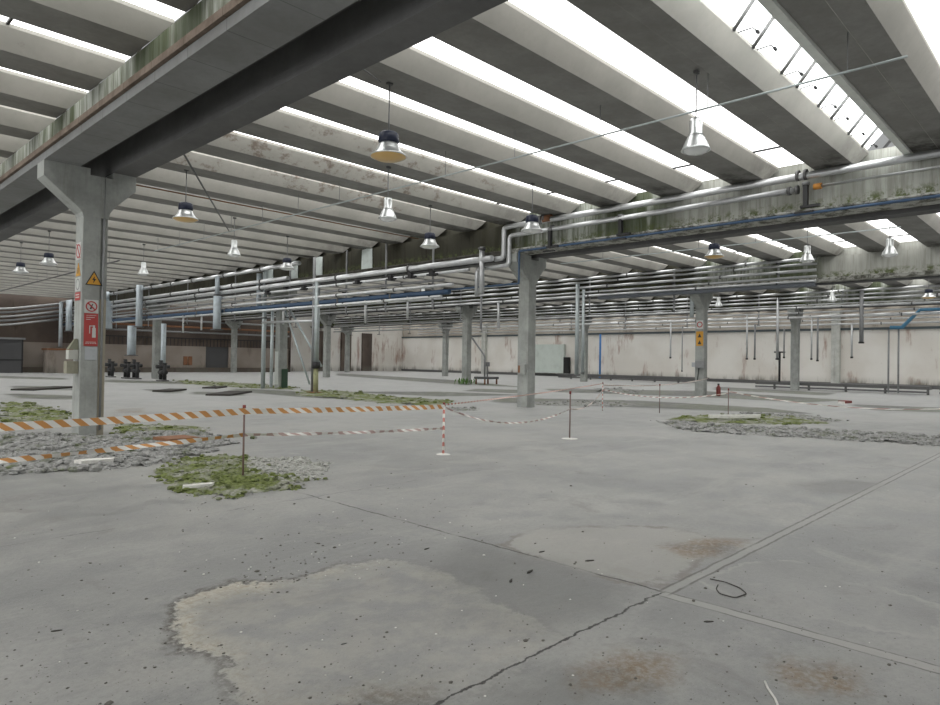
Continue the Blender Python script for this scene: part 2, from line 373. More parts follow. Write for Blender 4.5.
    right = t.rng(x, 4.25, 4.4); near = t.rng(y, 2.3, 2.15)
    c = t.mix(t.ma('MULTIPLY', t.ma('MULTIPLY', t.rng(dy2, .042, .028), right), .5), c, (.36, .355, .335))
    c = t.mix(t.ma('MULTIPLY', t.ma('MULTIPLY', t.rng(dx2, .05, .035), near), .6), c, (.42, .41, .385))
    e1 = t.ma('ABSOLUTE', t.ma('SUBTRACT', dy2, .044)); e2 = t.ma('ABSOLUTE', t.ma('SUBTRACT', dx2, .052))
    c = t.mix(t.ma('MULTIPLY', t.ma('MULTIPLY', t.rng(e1, .016, .004), right), t.rng(mid, .4, .5, .3, .85)), c, (.10, .095, .085))
    c = t.mix(t.ma('MULTIPLY', t.ma('MULTIPLY', t.rng(e2, .012, .003), near), t.rng(mid, .4, .5, .3, .8)), c, (.10, .095, .085))
    left = t.rng(x, 4.38, 4.28); far = t.ma('MULTIPLY', t.rng(y, 2.2, 2.3), t.rng(y, 9, 6))
    c = t.mix(t.ma('MULTIPLY', t.rng(dy, .012, .004), left), c, (.035, .033, .03))
    c = t.mix(t.ma('MULTIPLY', t.ma('MULTIPLY', t.rng(dx, .016, .005), far), t.rng(mid, .44, .5, .25, 1)), c, (.05, .047, .04))
    for yy in (6.6, 19.5):
        d = t.ma('ABSOLUTE', t.ma('ADD', t.ma('SUBTRACT', y, yy), jit))
        c = t.mix(t.ma('MULTIPLY', t.rng(d, .014, .004), t.rng(mid, .45, .55, .1, .7)), c, (.12, .115, .11))
    # far floor lightened with distance: grazing skylight glare painted in
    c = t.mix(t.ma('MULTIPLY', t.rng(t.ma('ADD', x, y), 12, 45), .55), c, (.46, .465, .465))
    dk = t.ma('ADD', t.attr('sd_dark'), t.ma('MULTIPLY', wob, 1.6))
    c = t.mix(t.ma('MULTIPLY', t.rng(dk, .55, .12, 0, .92), t.rng(mid, .35, .55, .5, 1)), c, t.mix(t.rng(big, .45, .55), (.07, .07, .06), (.09, .10, .06)))
    h = t.ma('ADD', fine, t.ma('MULTIPLY', mid, 1.5)); t.bump(h, .35, .02)
    return t.fin(c, t.rng(mid, .35, .7, .62, .42), 0, .45)
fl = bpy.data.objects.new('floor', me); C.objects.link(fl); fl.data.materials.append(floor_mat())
tag(fl, 'worn grey concrete factory floor with cracks and stains', 'floor', kind='structure')

# ------------------------------------------------------------------ walls
w = MB().box((XW, YN, 0), (XW + .3, YF + .3, 4.62)); struct('wall_right', w, 'wall_white', 'long stained white wall on the right')
w = MB().box((XW + .04, YN, 4.62), (XW + .3, YF + .3, 7.2)); struct('wall_right_upper', w, 'wall_upper', 'upper strip of the right wall above the rail')
w = MB().box((39.4, YF, 0), (XW, YF + .3, 7.2)); struct('wall_back', w, 'wall_white', 'pale far wall beside the corner')
w = MB().box((39.2, 65.3, 0), (39.5, YF + .3, 7.2)); struct('wall_return', w, 'wall_brown', 'reddish brown return of the far wall')
w = MB()
for a, b in ((XL, 29.9), (32.3, 39.4)): w.box((a, 65.3, 0), (b, 65.6, 2.55))
struct('wall_left', w, 'wall_beige', 'low beige wall across the far left')
w = MB().box((XL, 65.36, 2.55), (39.4, 65.6, 7.2)); struct('wall_left_upper', w, 'wall_brown', 'dark brown upper part of the far left wall')
w = MB().box((29.9, 65.45, 0), (32.3, 65.6, 2.55)); struct('door_1', w, 'shutter', 'dark grey shutter door in the far left wall')
w = MB().box((XW - .06, YN, .0), (XW, YF, .28)); struct('baseboard_right', w, 'pipe_dark', 'dark plinth along the right wall')
w = MB().box((10.5, 65.2, 0), (39.2, 65.3, .45)); struct('baseboard_left', w, 'wall_brown', 'dark stained plinth of the far left wall')
w = MB().box((XW - .14, YN, 4.5), (XW, YF, 4.68)); struct('trim_1', w, plain('slate_rail', (.07, .09, .10), .6, .2, .3, 3), 'slate grey rail along the right wall')
for k, (a, b) in enumerate([(19.6, 22.5), (44.3, 45.4), (62.1, 63.2)]): pass
pil = [16.2 - .3, 40.6, 54.5]
for k, yy in enumerate(pil):
    t_ = thing('wall_pilaster', ['pale pilaster on the right wall nearest the camera', 'concrete pilaster beside the blue downpipe', 'farthest pilaster of the right wall'][k], 'pilaster', (XW, yy, 0))
    MB().box((-.42, -.3, 0), (0, .3, 5.6)).build('shaft', 'column_white' if k != 1 else 'column', t_)
    MB().box((-.6, -.4, 5.6), (0, .4, 6.0)).build('capital', 'column_white', t_)
o = MB().box((XW - .5, 42.6, .35), (XW - .16, 47.1, 3.5)).build('painted_panel', plain('pale_green_panel', (.58, .64, .60), .8, 0, .35, 1.2, (.25, .27, .25)))
tag(o, 'pale green painted panel against the right wall', 'panel')
o = MB().box((XW - .52, 41.9, .3), (XW - .16, 42.58, 2.1)).build('dark_niche', 'opening'); tag(o, 'narrow black opening beside the pale green panel', 'opening')
# brown panels at the corner
for k, (xa, xb) in enumerate([(45.9, 47.4), (49.4, 50.9), (52.7, 54.2)]):
    o = MB().box((xa, YF - .25, 0), (xb, YF, 4.9)).build('dark_wall_panel', 'wall_brown'); tag(o, 'dark vertical panel on the far wall, %s from the left' % ['first', 'second', 'third'][k], 'buttress')

# ------------------------------------------------------------------ roof beams and rooflights
PR = [(-.22, .30), (-.22, .36), (1.08, .36), (1.08, .30), (.86, .04), (.40, .022), (.38, .004), (0, 0)]
def beam_mesh(L):
    mb = MB(); n = len(PR)
    v = [(0, y, z) for y, z in PR] + [(L + min(z, .30) * .9, y, z) for y, z in PR]
    f = [tuple(range(n)), tuple(range(n, 2 * n))[::-1]] + [(i, n + i, n + (i + 1) % n, (i + 1) % n) for i in range(n)]
    mb.add(v, f); return mb
bays = [(XL + .3, X0 - .53, 'left bay'), (X0 + .3, GX[1] - .70, 'second bay'), (GX[1] + .3, GX[2] - .70, 'third bay'), (GX[2] + .3, GX[3] - .70, 'fourth bay'), (GX[3] + .3, XW - .3, 'last bay before the right wall')]
BY0, BP = 2.27, 2.0388
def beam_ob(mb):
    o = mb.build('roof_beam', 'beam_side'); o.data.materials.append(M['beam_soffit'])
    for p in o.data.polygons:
        if p.normal.z < -.8: p.material_index = 1  # downward faces get the concrete with shade in its colour
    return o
for bi, (xa, xb, bn) in enumerate(bays):
    first = beam_ob(beam_mesh(xb - xa)); used = False
    win = None; xw = xb + .3
    for k in range(-2, 32):
        y = BY0 + BP * k
        if bi == 0 and k < 0: continue
        if y > 64 and xa < 35 and y + 1 > 65.2: continue
        if y > 68.5: continue
        if used: o = first.copy(); C.objects.link(o)
        else: o = first; used = True
        o.location = (xa, y, ZB)
        lab = 'precast concrete roof beam spanning the %s' % bn
        tag(o, lab, 'roof beam', 'roof beams of the %s' % bn)
        if bi == 1 and k == 0: o['label'] = 'roof beam on the near side of the glazed strip with bars'; del o['group']
        if bi == 1 and k == 1: o['label'] = 'roof beam on the far side of the glazed strip with bars'; del o['group']
        if bi == 1 and k == 0: continue
        if win is None:
            win = MB().box((0, 1.0, .37), (xw - xa, 1.90, .40)).build('window_1', 'sky'); wn = win
            MB().box((xb - xa - 1.45, 1.05, .33), (xb - xa - 1.41, 1.85, .37)).build('glazing_bar', 'black', win)
        else:
            wn = win.copy(); C.objects.link(wn)
            for ch in win.children: c_ = ch.copy(); C.objects.link(c_); c_.parent = wn
        wn.name = 'window_1'; wn.location = (xa, y, ZB)
        tag(wn, 'white rooflight strip between roof beams of the %s' % bn, 'window', 'rooflights of the %s' % bn, 'structure')
# the glazed strip with dark bars
y1 = BY0 + .86; ya, za = 3.80, 7.0; yb, zb = 4.07, 6.60
t_ = thing('glazed_strip', 'open glazed roof strip crossed by dark slanting bars', 'rooflight', (X0 + .3, 0, 0))
t_['kind'] = 'structure'; t_.name = 'window_1'
L = SA - .72
pn = MB().add([(0, y1 + .05, ZB + .38), (L, y1 + .05, ZB + .38), (L, y1 + .05, 7.14), (0, y1 + .05, 7.14), (0, ya - .08, 7.14), (L, ya - .08, 7.14), (L, yb + .08, 6.70), (0, yb + .08, 6.70)], [(0, 1, 2, 3), (3, 2, 5, 4), (4, 5, 6, 7)]).build('pane', 'sky', t_)
MB().box((0, y1 + .02, 6.31), (L, y1 + .16, 6.36)).box((0, y1 + .02, 6.36), (L, y1 + .05, 6.68)).build('gutter_rail', plain('lit_gutter', (.80, .82, .78), .6, 0, .2, 4), t_)  # rail coloured near-white to paint in skylight falling on its edge
def raypt(x, y, z): return on(2, z, x, y)
for k, (a, b) in enumerate([((772, 18), (755, 50)), ((749.4, 0), (734, 31.5)), ((798, 47), (783.4, 75)), ((814, 62), (799.6, 88.5)), ((836, 83), (821.7, 109)), ((850, 96), (836, 120)), ((872, 112), (858, 136)), ((884, 126), (871, 148)), ((895, 140), (886, 152))]):
    p = raypt(*a, 7.0)[0]
    MB().tube([(p - t_.location.x, ya - .05, 7.03), (p - t_.location.x, yb + .02, 6.62)], .036, 4).build('glazing_bar', 'pipe_dark', t_)
    hx = p - t_.location.x + .3
    MB().tube([(hx - .2, yb - .02, 6.62), (hx, yb - .16, 6.72), (hx + .12, yb - .18, 6.70)], .012, 5).tube([(hx + .10, yb - .18, 6.70), (hx + .17, yb - .18, 6.70)], .03, 6).build('catch', 'black', t_)

# ------------------------------------------------------------------ girders
girdname = ['long double concrete girder overhead carried by the nearest column', 'concrete girder with silver pipes and dark mossy infill wall above', 'concrete girder with a stack of parallel pipes behind the nearest pipe line', 'farthest concrete girder before the right wall']
for i, gxx in enumerate(GX):
    t_ = thing('concrete_girder', girdname[i], 'girder', (gxx, 0, 5.25))
    ye = 65.2 if gxx < 39 else YF - .05
    cm = 'coping' if i == 0 else 'ledge_stained'
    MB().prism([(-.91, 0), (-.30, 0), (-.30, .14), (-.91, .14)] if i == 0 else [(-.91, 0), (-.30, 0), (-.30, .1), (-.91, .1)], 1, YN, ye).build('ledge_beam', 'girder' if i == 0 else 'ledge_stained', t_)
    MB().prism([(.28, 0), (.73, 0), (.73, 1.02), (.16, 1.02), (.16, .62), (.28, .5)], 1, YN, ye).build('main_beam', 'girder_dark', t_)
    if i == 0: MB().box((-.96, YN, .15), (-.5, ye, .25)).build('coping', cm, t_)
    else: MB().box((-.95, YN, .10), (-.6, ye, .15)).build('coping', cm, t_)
    q_ = 0 if i == 0 else -.17
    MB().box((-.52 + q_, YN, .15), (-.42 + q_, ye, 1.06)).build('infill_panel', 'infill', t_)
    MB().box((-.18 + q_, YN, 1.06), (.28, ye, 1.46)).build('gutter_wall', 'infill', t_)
    MB().box((-.42 + q_, YN, 1.03), (.28, ye, 1.058)).build('gutter_slab', 'girder_dark', t_)

# ------------------------------------------------------------------ columns
def make_column(i, j, label, mat='column'):
    x, y = X0 + SA * i, Y0 + SB * j
    t_ = thing('concrete_column', label, 'column', (x, y, 0))
    MB().prism([(-.225, -.225), (.09, -.225), (.09, -.195), (.225, -.195), (.225, .225), (-.225, .225)], 2, 0, 4.31).build('shaft', mat, t_)
    prof = [(-.228, 4.3), (.228, 4.3), (.25, 4.42), (.33, 4.55), (.73, 4.95), (.73, 5.25), (.30, 5.25), (.30, 5.12), (-.12, 5.12), (-.12, 5.25), (-.91, 5.25), (-.91, 4.96), (-.33, 4.46), (-.25, 4.38)]
    MB().prism(prof, 1, -.232, .232).build('capital', mat, t_)
    return t_
cl = {(0, 0): 'nearest concrete column with safety signs and flared head', (1, 0): 'second large column, under silver pipes bending down', (2, 0): 'column with red and yellow signs right of the centre',
      (3, 0): 'plain column standing by the low steel platform', (1, 1): 'column with twin pipes and dark green painted foot', (2, 1): 'column with a green plant at its foot',
      (3, 1): 'column next to the pale green wall panel', (1, 2): 'far left column between valve manifolds', (2, 2): 'column behind the tall thin pipe stand', (3, 2): 'slim far column in front of white wall panels',
      (1, 3): 'farthest left column near the dark shutter door', (2, 3): 'far column in front of the brown far left wall', (3, 3): 'farthest column near the corner of the white wall'}
cols = {}
for (i, j), l in cl.items():
    cols[i, j] = make_column(i, j, l)
c0 = cols[0, 0]
MB().tube([(.15, -.215, .1), (.15, -.215, 5.1)], .022, 6).build('conduit', 'pipe_dull', c0)
MB().box((.10, -.206, 0), (.222, -.196, 2.7)).build('beige_strip', plain('beige_strip_paint', (.36, .33, .26), .8, 0, .4, 3), c0)
MB().box((-.10, -.26, 0), (.25, .2, 1.0)).build('green_foot', 'green', cols[1, 1])
MB().box((-.25, -.1, .2), (-.226, .2, 1.9)).build('white_patch', 'sign_white', cols[1, 1])

# ------------------------------------------------------------------ signs
yS = Y0 - .232
def P2(x, y): p = on(1, yS, x, y); return p[0], p[2]
def plate(name, mat, x0, z0, x1, z1, label, cat='sign'):
    o = MB().box((0, -.004, 0), (x1 - x0, .004, z1 - z0)).build(name, mat); o.location = (x0, yS, z0); tag(o, label, cat); return o
# lightning triangle
t_ = thing('warning_sign', 'yellow triangular lightning warning sign high on the nearest column', 'sign', (4.325, yS, 2.96))
MB().prism([(-.155, 0), (.155, 0), (0, .29)], 1, -.004, .004).build('border', 'black', t_)
MB().prism([(-.125, .017), (.125, .017), (0, .252)], 1, -.007, -.0045).build('face', 'sign_yellow', t_)
MB().prism([(.012, .18), (-.035, .105), (-.004, .105), (-.02, .035), (.038, .125), (.006, .125)], 1, -.010, -.0075).build('lightning_bolt', 'black', t_)
def ring(r0, r1, y0, y1, seg=28):
    v = []; f = []
    for k in range(seg):
        a = 2 * math.pi * k / seg
        for r in (r0, r1):
            for y in (y0, y1): v.append((r * math.cos(a), y, r * math.sin(a)))
    for k in range(seg):
        a, b = 4 * k, 4 * ((k + 1) % seg)
        f += [(a, a + 2, b + 2, b), (a + 1, b + 1, b + 3, a + 3), (a, b, b + 1, a + 1), (a + 2, a + 3, b + 3, b + 2)]
    return v, f
def prohibition(loc, w, h, label, rz=0):
    t_ = thing('prohibition_sign', label, 'sign', loc, rz)
    MB().box((-w / 2, -.004, 0), (w / 2, .004, h)).build('plate', 'sign_white', t_)
    r = min(w, h) * .42; mb = MB(); v, f = ring(r * .78, r, -.009, -.0045); mb.add([(a, b, c + h / 2) for a, b, c in v], f)
    s = r * .8 * .707; d = r * .09
    mb.prism([(-s - d, h / 2 + s - d), (-s + d, h / 2 + s + d), (s + d, h / 2 - s + d), (s - d, h / 2 - s - d)], 1, -.009, -.0046)
    mb.build('red_ring', 'sign_red', t_)
    mb = MB().prism([(-.3 * r, h / 2 - .5 * r), (.0, h / 2 - .5 * r), (.12 * r, h / 2 + .1 * r), (.3 * r, h / 2 + .45 * r), (.15 * r, h / 2 + .5 * r), (-.1 * r, h / 2 + .1 * r)], 1, -.0085, -.0042)
    mb.build('pictogram', 'black', t_); return t_
prohibition((4.29, yS, 2.41), .25, .26, 'white prohibition sign with red ring on the nearest column')
# fire sign: hose / extinguisher
t_ = thing('fire_sign', 'tall red fire extinguisher sign on the nearest column', 'sign', (4.29, yS, 1.76))
MB().box((-.125, -.004, 0), (.125, .004, .645)).build('plate', 'sign_red', t_)
mb = MB()
mb.box((.02, -.007, .17), (.085, -.0045, .36)).box((.035, -.007, .36), (.07, -.0045, .41)).box((-.02, -.007, .39), (.05, -.0045, .405)).box((-.03, -.007, .25), (-.015, -.0045, .405))
for k in range(5): mb.box((-.10 + k * .042, -.007, .05), (-.07 + k * .042, -.0045, .062))
mb.box((-.09, -.007, .075), (.09, -.0045, .085)); mb.box((-.09, -.007, .52), (-.01, -.0045, .53)); mb.box((-.09, -.007, .56), (.06, -.0045, .57)); mb.box((-.09, -.007, .60), (.09, -.0045, .607))
mb.build('pictogram', 'sign_white', t_)
plate('notice_plate', 'sign_grey', 4.19, 1.49, 4.41, 1.745, 'small grey notice under the red fire sign')
# narrow signs on the side of the column
xs = X0 - .232
def side(name, mat, z0, z1, w, label):
    t_ = thing(name, label, 'sign', (xs, Y0, z0)); MB().box((-.004, -w, 0), (.004, w, z1 - z0)).build('plate', mat, t_); return t_
s1 = side('prohibition_sign', 'sign_white', 3.46, 3.80, .16, 'topmost sign with red diagonal on the side of the nearest column')
MB().prism([(-.14, .02), (-.09, .02), (.14, .32), (.09, .32)], 0, -.007, -.0045).build('red_bar', 'sign_red', s1)
v, f = ring(.11, .14, -.007, -.0045); MB().add([(y, x, z + .17) for x, y, z in v], f).build('red_ring', 'sign_red', s1)
s2 = thing('warning_sign', 'small yellow triangle sign on the side of the nearest column', 'sign', (xs, Y0, 3.14))
MB().prism([(-.14, 0), (.14, 0), (0, .26)], 0, -.004, .004).build('plate', 'sign_yellow', s2)
MB().prism([(-.02, .05), (.02, .05), (.02, .16), (-.02, .16)], 0, -.007, -.0045).build('symbol', 'black', s2)
s3 = side('prohibition_sign', 'sign_white', 2.84, 3.11, .16, 'white sign with ring in the middle of the column side')
v, f = ring(.09, .115, -.007, -.0045); MB().add([(y, x, z + .135) for x, y, z in v], f).build('ring', 'pipe_dull', s3)
s4 = side('red_sign', 'sign_red', 2.66, 2.82, .15, 'small red sign lowest on the side of the nearest column')
MB().box((-.007, -.11, .05), (-.0045, .11, .07)).box((-.007, -.11, .1), (-.0045, .11, .12)).build('text_lines', 'sign_white', s4)
# switch boxes on the left of the column
t_ = thing('switch_box', 'grey switch boxes with a conical cap fixed left of the nearest column', 'switch box', (X0 - .235, Y0 - .05, 1.22))
MB().box((-.20, -.1, 0), (0, .1, .24)).build('lower_box', plain('weathered_box', (.30, .29, .22), .7, 0, .4), t_)
MB().box((-.17, -.09, .28), (0, .09, .46)).build('upper_box', plain('cream_box', (.5, .5, .46), .7, 0, .3), t_)
MB().add([(-.17, -.09, .47), (0, -.09, .47), (0, .09, .47), (-.17, .09, .47), (-.05, -.03, .68), (0, -.03, .68), (0, .03, .68), (-.05, .03, .68)], [(0, 1, 5, 4), (1, 2, 6, 5), (2, 3, 7, 6), (3, 0, 4, 7), (4, 5, 6, 7), (3, 2, 1, 0)]).build('cap', plain('olive_cap', (.22, .22, .16), .7, 0, .3), t_)
# signs on the third column
x3 = GX[2] - .232; y3 = Y0
t_ = thing('round_sign', 'red and white round sign on the column right of centre', 'sign', (x3, y3, 3.35))
MB().box((-.004, -.17, 0), (.004, .17, .42)).build('plate', 'sign_white', t_); v, f = ring(.10, .15, -.008, -.0045); MB().add([(y, x, z + .21) for x, y, z in v], f).build('red_ring', 'sign_red', t_)
t_ = thing('warning_sign', 'two yellow warning triangles stacked on the column right of centre', 'sign', (x3, y3, 2.50))
MB().box((-.004, -.18, 0), (.004, .18, .72)).build('plate', 'sign_yellow', t_)
MB().prism([(-.1, .08), (.1, .08), (0, .28)], 0, -.008, -.0045).build('pictogram', 'black', t_); MB().prism([(-.1, .42), (.1, .42), (0, .62)], 0, -.008, -.0045).build('pictogram', 'black', t_)
t_ = thing('socket_box', 'grey socket boxes low on the column right of centre', 'box', (x3, y3, 1.25))
MB().box((-.16, -.3, .15), (0, .15, .5)).build('box', 'pipe_dull', t_); MB().box((-.12, .16, .2), (0, .34, .42)).build('side_box', 'sign_grey', t_); MB().tube([(-.05, 0, .15), (-.09, .05, -.5)], .02).build('cable', 'black', t_)
t_ = thing('socket_box', 'rusty bracket box on the second large column', 'box', (GX[1] - .232, Y0 - .02, 1.15))
MB().box((-.1, -.16, 0), (0, .16, .34)).build('box', 'column', t_); MB().box((-.12, .05, .05), (-.09, .12, .3)).build('strap', 'rust', t_)

# ------------------------------------------------------------------ pipes
def pipe(pts, r, label, mat='pipe', bend=.25, flanges=(), name='steel_pipe', fm='pipe_dark', seg=12, cat='pipe'):
    p0 = pts[0]; t_ = thing(name, label, cat, p0)
    loc = [Vector(p) - Vector(p0) for p in pts]
    MB().tube(run(loc, bend) if len(pts) > 2 else loc, r, seg).build('tube', mat, t_)
    for (a, d) in flanges:                    # a: world point, d: axis
        a = Vector(a) - Vector(p0); e = Vector([0, 0, 0]); e[d] = .035
        MB().tube([a - e, a + e], r * 1.45, seg).build('flange', fm, t_)
    return t_
xp = 17.2
pipe([(xp, YN, 6.23), (xp, 14.95, 6.17), (xp, 14.95, 5.12), (xp, 15.35, 5.12)], .092, 'upper silver pipe along the near pipe girder, bending down by the second column', bend=.16,
     flanges=[((xp, y, 6.23), 1) for y in (5.3, 5.48, 13.2, 13.35)])
pipe([(xp, 5.5, 5.89), (xp, 14.7, 5.85), (xp, 14.7, 4.86), (xp, 16.2, 4.83), (xp, 16.2, 3.88)], .075, 'lower silver pipe under the upper one, ending at a black valve', bend=.15, flanges=[((xp, y, 5.89), 1) for y in (5.5, 5.68, 12.9)])
pipe([(xp, 5.1, 5.90), (xp, YN, 5.95)], .03, 'thin steel pipe continuing right from the brass fitting', bend=.1)
o = MB().tube([(xp, 4.95, 5.9), (xp, 5.12, 5.9)], .075, 8).build('brass_fitting', 'orange'); tag(o, 'orange brass fitting beside the black valve', 'fitting')
def valve(x, y, z, label):
    t_ = thing('valve', label, 'valve', (x, y, z))
    MB().box((-.06, -.05, -.18), (.06, .05, .35)).build('body', 'black', t_)
    MB().box((-.05, -.32, -.2), (.05, .12, -.14)).box((-.05, -.18, -.32), (.05, .25, -.28)).build('lever', 'black', t_)
    MB().tube([(0, 0, .35), (0, 0, .42)], .09, 10).build('bonnet', 'pipe_dull', t_)
valve(xp, 5.3, 5.62, 'black valve hanging under the silver pipes at the right')
valve(xp - .05, 12.95, 5.45, 'black valve at the left end of the silver pipes')
valve(xp, 10.4, 5.55, 'black bracket valve midway along the silver pipes')
t_ = thing('sleeve_valve', 'blue and red valve heads on the upper silver pipe', 'valve', (xp, 13.5, 6.22))
MB().tube([(0, .15, 0), (0, .4, -.03)], .14, 12).build('blue_sleeve', 'blue', t_); MB().tube([(0, -.55, .0), (0, -.25, 0)], .13, 12).build('red_sleeve', 'rust', t_)
MB().tube([(0, -.2, 0), (0, .1, 0)], .15, 12).build('middle_sleeve', 'pipe_dull', t_)
o = MB().tube(run([(xp + .02, YN, 5.29), (xp + .02, 14.28, 5.29), (xp + .02, 14.28, 4.2), (xp + .02, 17.5, 4.2)], .06), .035, 8).build('blue_pipe', 'blue'); tag(o, 'thin blue pipe along the girder ledge turning down the second column', 'pipe')
# rack of the second girder line, left of the column
lay = [(5.12, .11, 'pipe', 'thick silver pipe on top of the near pipe rack'), (4.82, .06, 'pipe', 'second silver pipe of the near pipe rack'), (4.58, .05, 'pipe_dull', 'third pipe of the near pipe rack'),
       (4.36, .06, 'pipe', 'fourth pipe of the near pipe rack'), (4.12, .10, 'blue', 'blue pipe of the near pipe rack'), (3.95, .06, 'pipe', 'silver pipe just below the blue one, lowest of the near rack')]
for k, (z, r, mt, lb) in enumerate(lay):
    ys = 15.3 if k == 0 else (16.4 if k == 1 else 17.2 + .3 * (k % 3))
    x = 17.0 - .0 * k + (.12 if k in (2, 4, 6) else 0)
    pipe([(x, ys, z), (x, 65.0, z)], r, lb, mt, flanges=[((x, yy, z), 1) for yy in (19.6 + k * .3, 24.4, 31 + k, 38.5, 46)])
pipe([(17.0, 28.5, 5.42), (17.0, 65, 5.42)], .10, 'insulated pipe running high along the far part of the near rack', 'pipe', flanges=[((17, y, 5.42), 1) for y in (31, 34, 38, 42, 47, 52, 57)])
pipe([(17.0, 27.5, 6.05), (17.0, 65, 6.05)], .10, 'highest insulated pipe of the near rack, far left', 'pipe', flanges=[((17, y, 6.05), 1) for y in (31, 35, 39, 42, 45, 48, 52, 56, 60)])
def hanger(x, y, z0, z1, label, group, w=.5):
    t_ = thing('pipe_hanger', label, 'bracket', (x, y, z0), group=group)
    hr = MB().box((-.02, -.04, 0), (.02, .04, z1 - z0)).build('rod', 'pipe_dull', t_)
    for zz in np.arange(0, min(z1 - z0, 1.8), .46): MB().box((-w / 2, -.025, zz), (w / 2 - .1, .025, zz + .05)).build('cross_arm', 'black', hr)
for y in (18.4, 21.2, 23.9, 28.5, 34, 40, 46, 52, 58):
    hanger(17.12, y, 3.5, 6.3, 'grey strap hanger carrying the near pipe rack', 'hangers of the near pipe rack', .42)
def rack(xr, ya, yb, zs, word, r=.07, mats=('pipe', 'pipe')):
    for k, z in enumerate(zs):
        nm = ['topmost', 'second', 'third', 'fourth', 'fifth', 'sixth', 'seventh', 'eighth', 'ninth', 'tenth'][k]
        yk = ya if k < 5 else max(ya, ya + 5.5)
        pipe([(xr + (.1 if k % 2 else 0), yk, z), (xr + (.1 if k % 2 else 0), yb, z)], r * (1 if k % 2 == 0 else .8), '%s pipe counted down in the %s' % (nm, word), mats[k % 2],
             flanges=[((xr + (.1 if k % 2 else 0), yk + 3 + 6.2 * q + k * .6, z), 1) for q in range(5) if yk + 3 + 6.2 * q + k * .6 < yb])
rack(31.0, 9.1, 65.0, [6.24, 6.03, 5.74, 5.48, 5.26], 'middle pipe rack')
rack(44.9, -3.5, 65, [6.19, 5.93, 5.68, 5.43, 5.27, 4.95, 4.65], 'farthest pipe rack')
rack(57.9, 2, 65, [5.6, 5.25, 4.9], 'pipe rack on the right wall', .08)
for xr, w_, n0 in ((31.0, 'middle', 10), (44.9, 'farthest', 1)):
    for y in range(n0, 62, 5):
        hanger(xr + .1, y + .7, 5.2 if y < 14 else 4.2, 6.35, 'dark strap hanger carrying the %s pipe rack' % w_, 'hangers of the %s pipe rack' % w_, .5)
o = MB().box((30.82, 9.1, 5.02), (31.1, 20, 5.17)).build('cable_duct', plain('slate_duct', (.08, .09, .105), .6, .2)); tag(o, 'slate grey cable duct under the middle pipe rack', 'cable duct')
# blue stepped duct far right
o = MB().tube([(45, 9.2, 3.9), (45, 8.6, 3.9), (45, 7.7, 4.9), (45, -3, 4.88)], .11, 4).build('blue_cable_tray', plain('bright_blue_tray', (.07, .22, .36), .6, 0, .3)); tag(o, 'blue stepped cable tray at the far right', 'cable tray')
# drops hanging from the far rack
for k, (y, z0, z1, r) in enumerate([(17.42, 2.02, 4.9, .06), (16.9, 2.02, 4.3, .06), (15.46, 2.03, 5.95, .09), (15.05, 2.13, 4.0, .05), (13.41, 2.05, 4.6, .05), (13.06, 1.96, 4.6, .06), (11.16, 2.17, 4.2, .06), (10.65, 3.06, 6.15, .12), (22.9, 2.05, 4.6, .06), (22.0, 1.1, 4.3, .04)]):
    o = thing('drop_pipe', 'vertical drop pipe hanging before the right wall, %s from the right' % ['eighth', 'seventh', 'sixth', 'fifth', 'fourth', 'third', 'second', 'first thick one', 'ninth', 'tenth'][k], 'pipe', (44.9, y, z0))
    MB().tube([(0, 0, 0), (0, 0, z1 - z0)], r, 8).build('tube', 'pipe_dull' if k % 2 else 'pipe', o)
    MB().tube([(0, 0, -.08), (0, 0, .02)], r * 1.3, 8).build('end_cap', 'black', o)
for k, y in enumerate((9.3, 8.8)):
    pipe([(45.2, y, .1), (45.2, y, 3.8)], .05, ['left one of two thin pipes under the blue tray', 'right one of two thin pipes under the blue tray'][k], 'pipe_dull')
# blue downpipe on far wall
pipe([(57.6, 37.0, .05), (57.6, 37.0, 4.45)], .1, 'bright blue downpipe standing before the right wall', plain('bright_blue', (.05, .2, .5), .5, 0, .15), bend=.15)
pipe([(45.2, 35.7, 2.6), (45.2, 35.7, 4.3)], .1, 'short blue pipe beside the second large column', 'blue')
# vertical risers near the second girder line
t_ = thing('pipe_stand', 'tall twin pipe stand with a flange, standing in the open floor', 'pipe', (17.0, 26.0, 0))
MB().tube([(0, .22, 0), (0, .22, 6.2)], .07, 10).build('thin_tube', 'pipe_dull', t_)
MB().tube([(0, -.06, 1.4), (0, -.06, 5.05)], .12, 12).build('wide_tube', 'galv', t_)
MB().tube([(0, -.06, 0), (0, -.06, 1.15)], .11, 12).build('yellow_foot', plain('faded_yellow_paint', (.36, .36, .20), .7, 0, .5), t_)
MB().tube([(0, -.06, 1.12), (0, -.06, 1.42)], .19, 10).build('coupling', 'black', t_)
MB().box((-.25, -.3, 0), (.25, .3, .06)).build('base_plate', 'rust', t_)
pipe([(17.3, 31.2, .0), (17.3, 31.2, 6.2)], .11, 'pale vertical pipe left of the green footed column', 'galv', flanges=[((17.3, 31.2, 3.6), 2)])
pipe([(17.25, 30.3, .1), (17.25, 30.3, 4.3)], .08, 'dark vertical pipe right of the green footed column', 'galv')
pipe([(17.2, 31.6, 5.9), (17.2, 31.6, 3.9)], .13, 'short thick vertical pipe above the green footed column', 'duct')
pipe([(17.1, 31.0, 3.35), (17.1, 26.2, 3.3)], .06, 'horizontal link pipe between the column and the pipe stand', 'pipe')
pipe([(17.6, 29.8, 4.1), (18.2, 28.3, .3)], .05, 'first slanting pipe leaning between the columns', 'galv')
pipe([(17.6, 29.4, 4.1), (18.2, 27.3, 1.2)], .05, 'second slanting pipe leaning between the columns', 'galv')
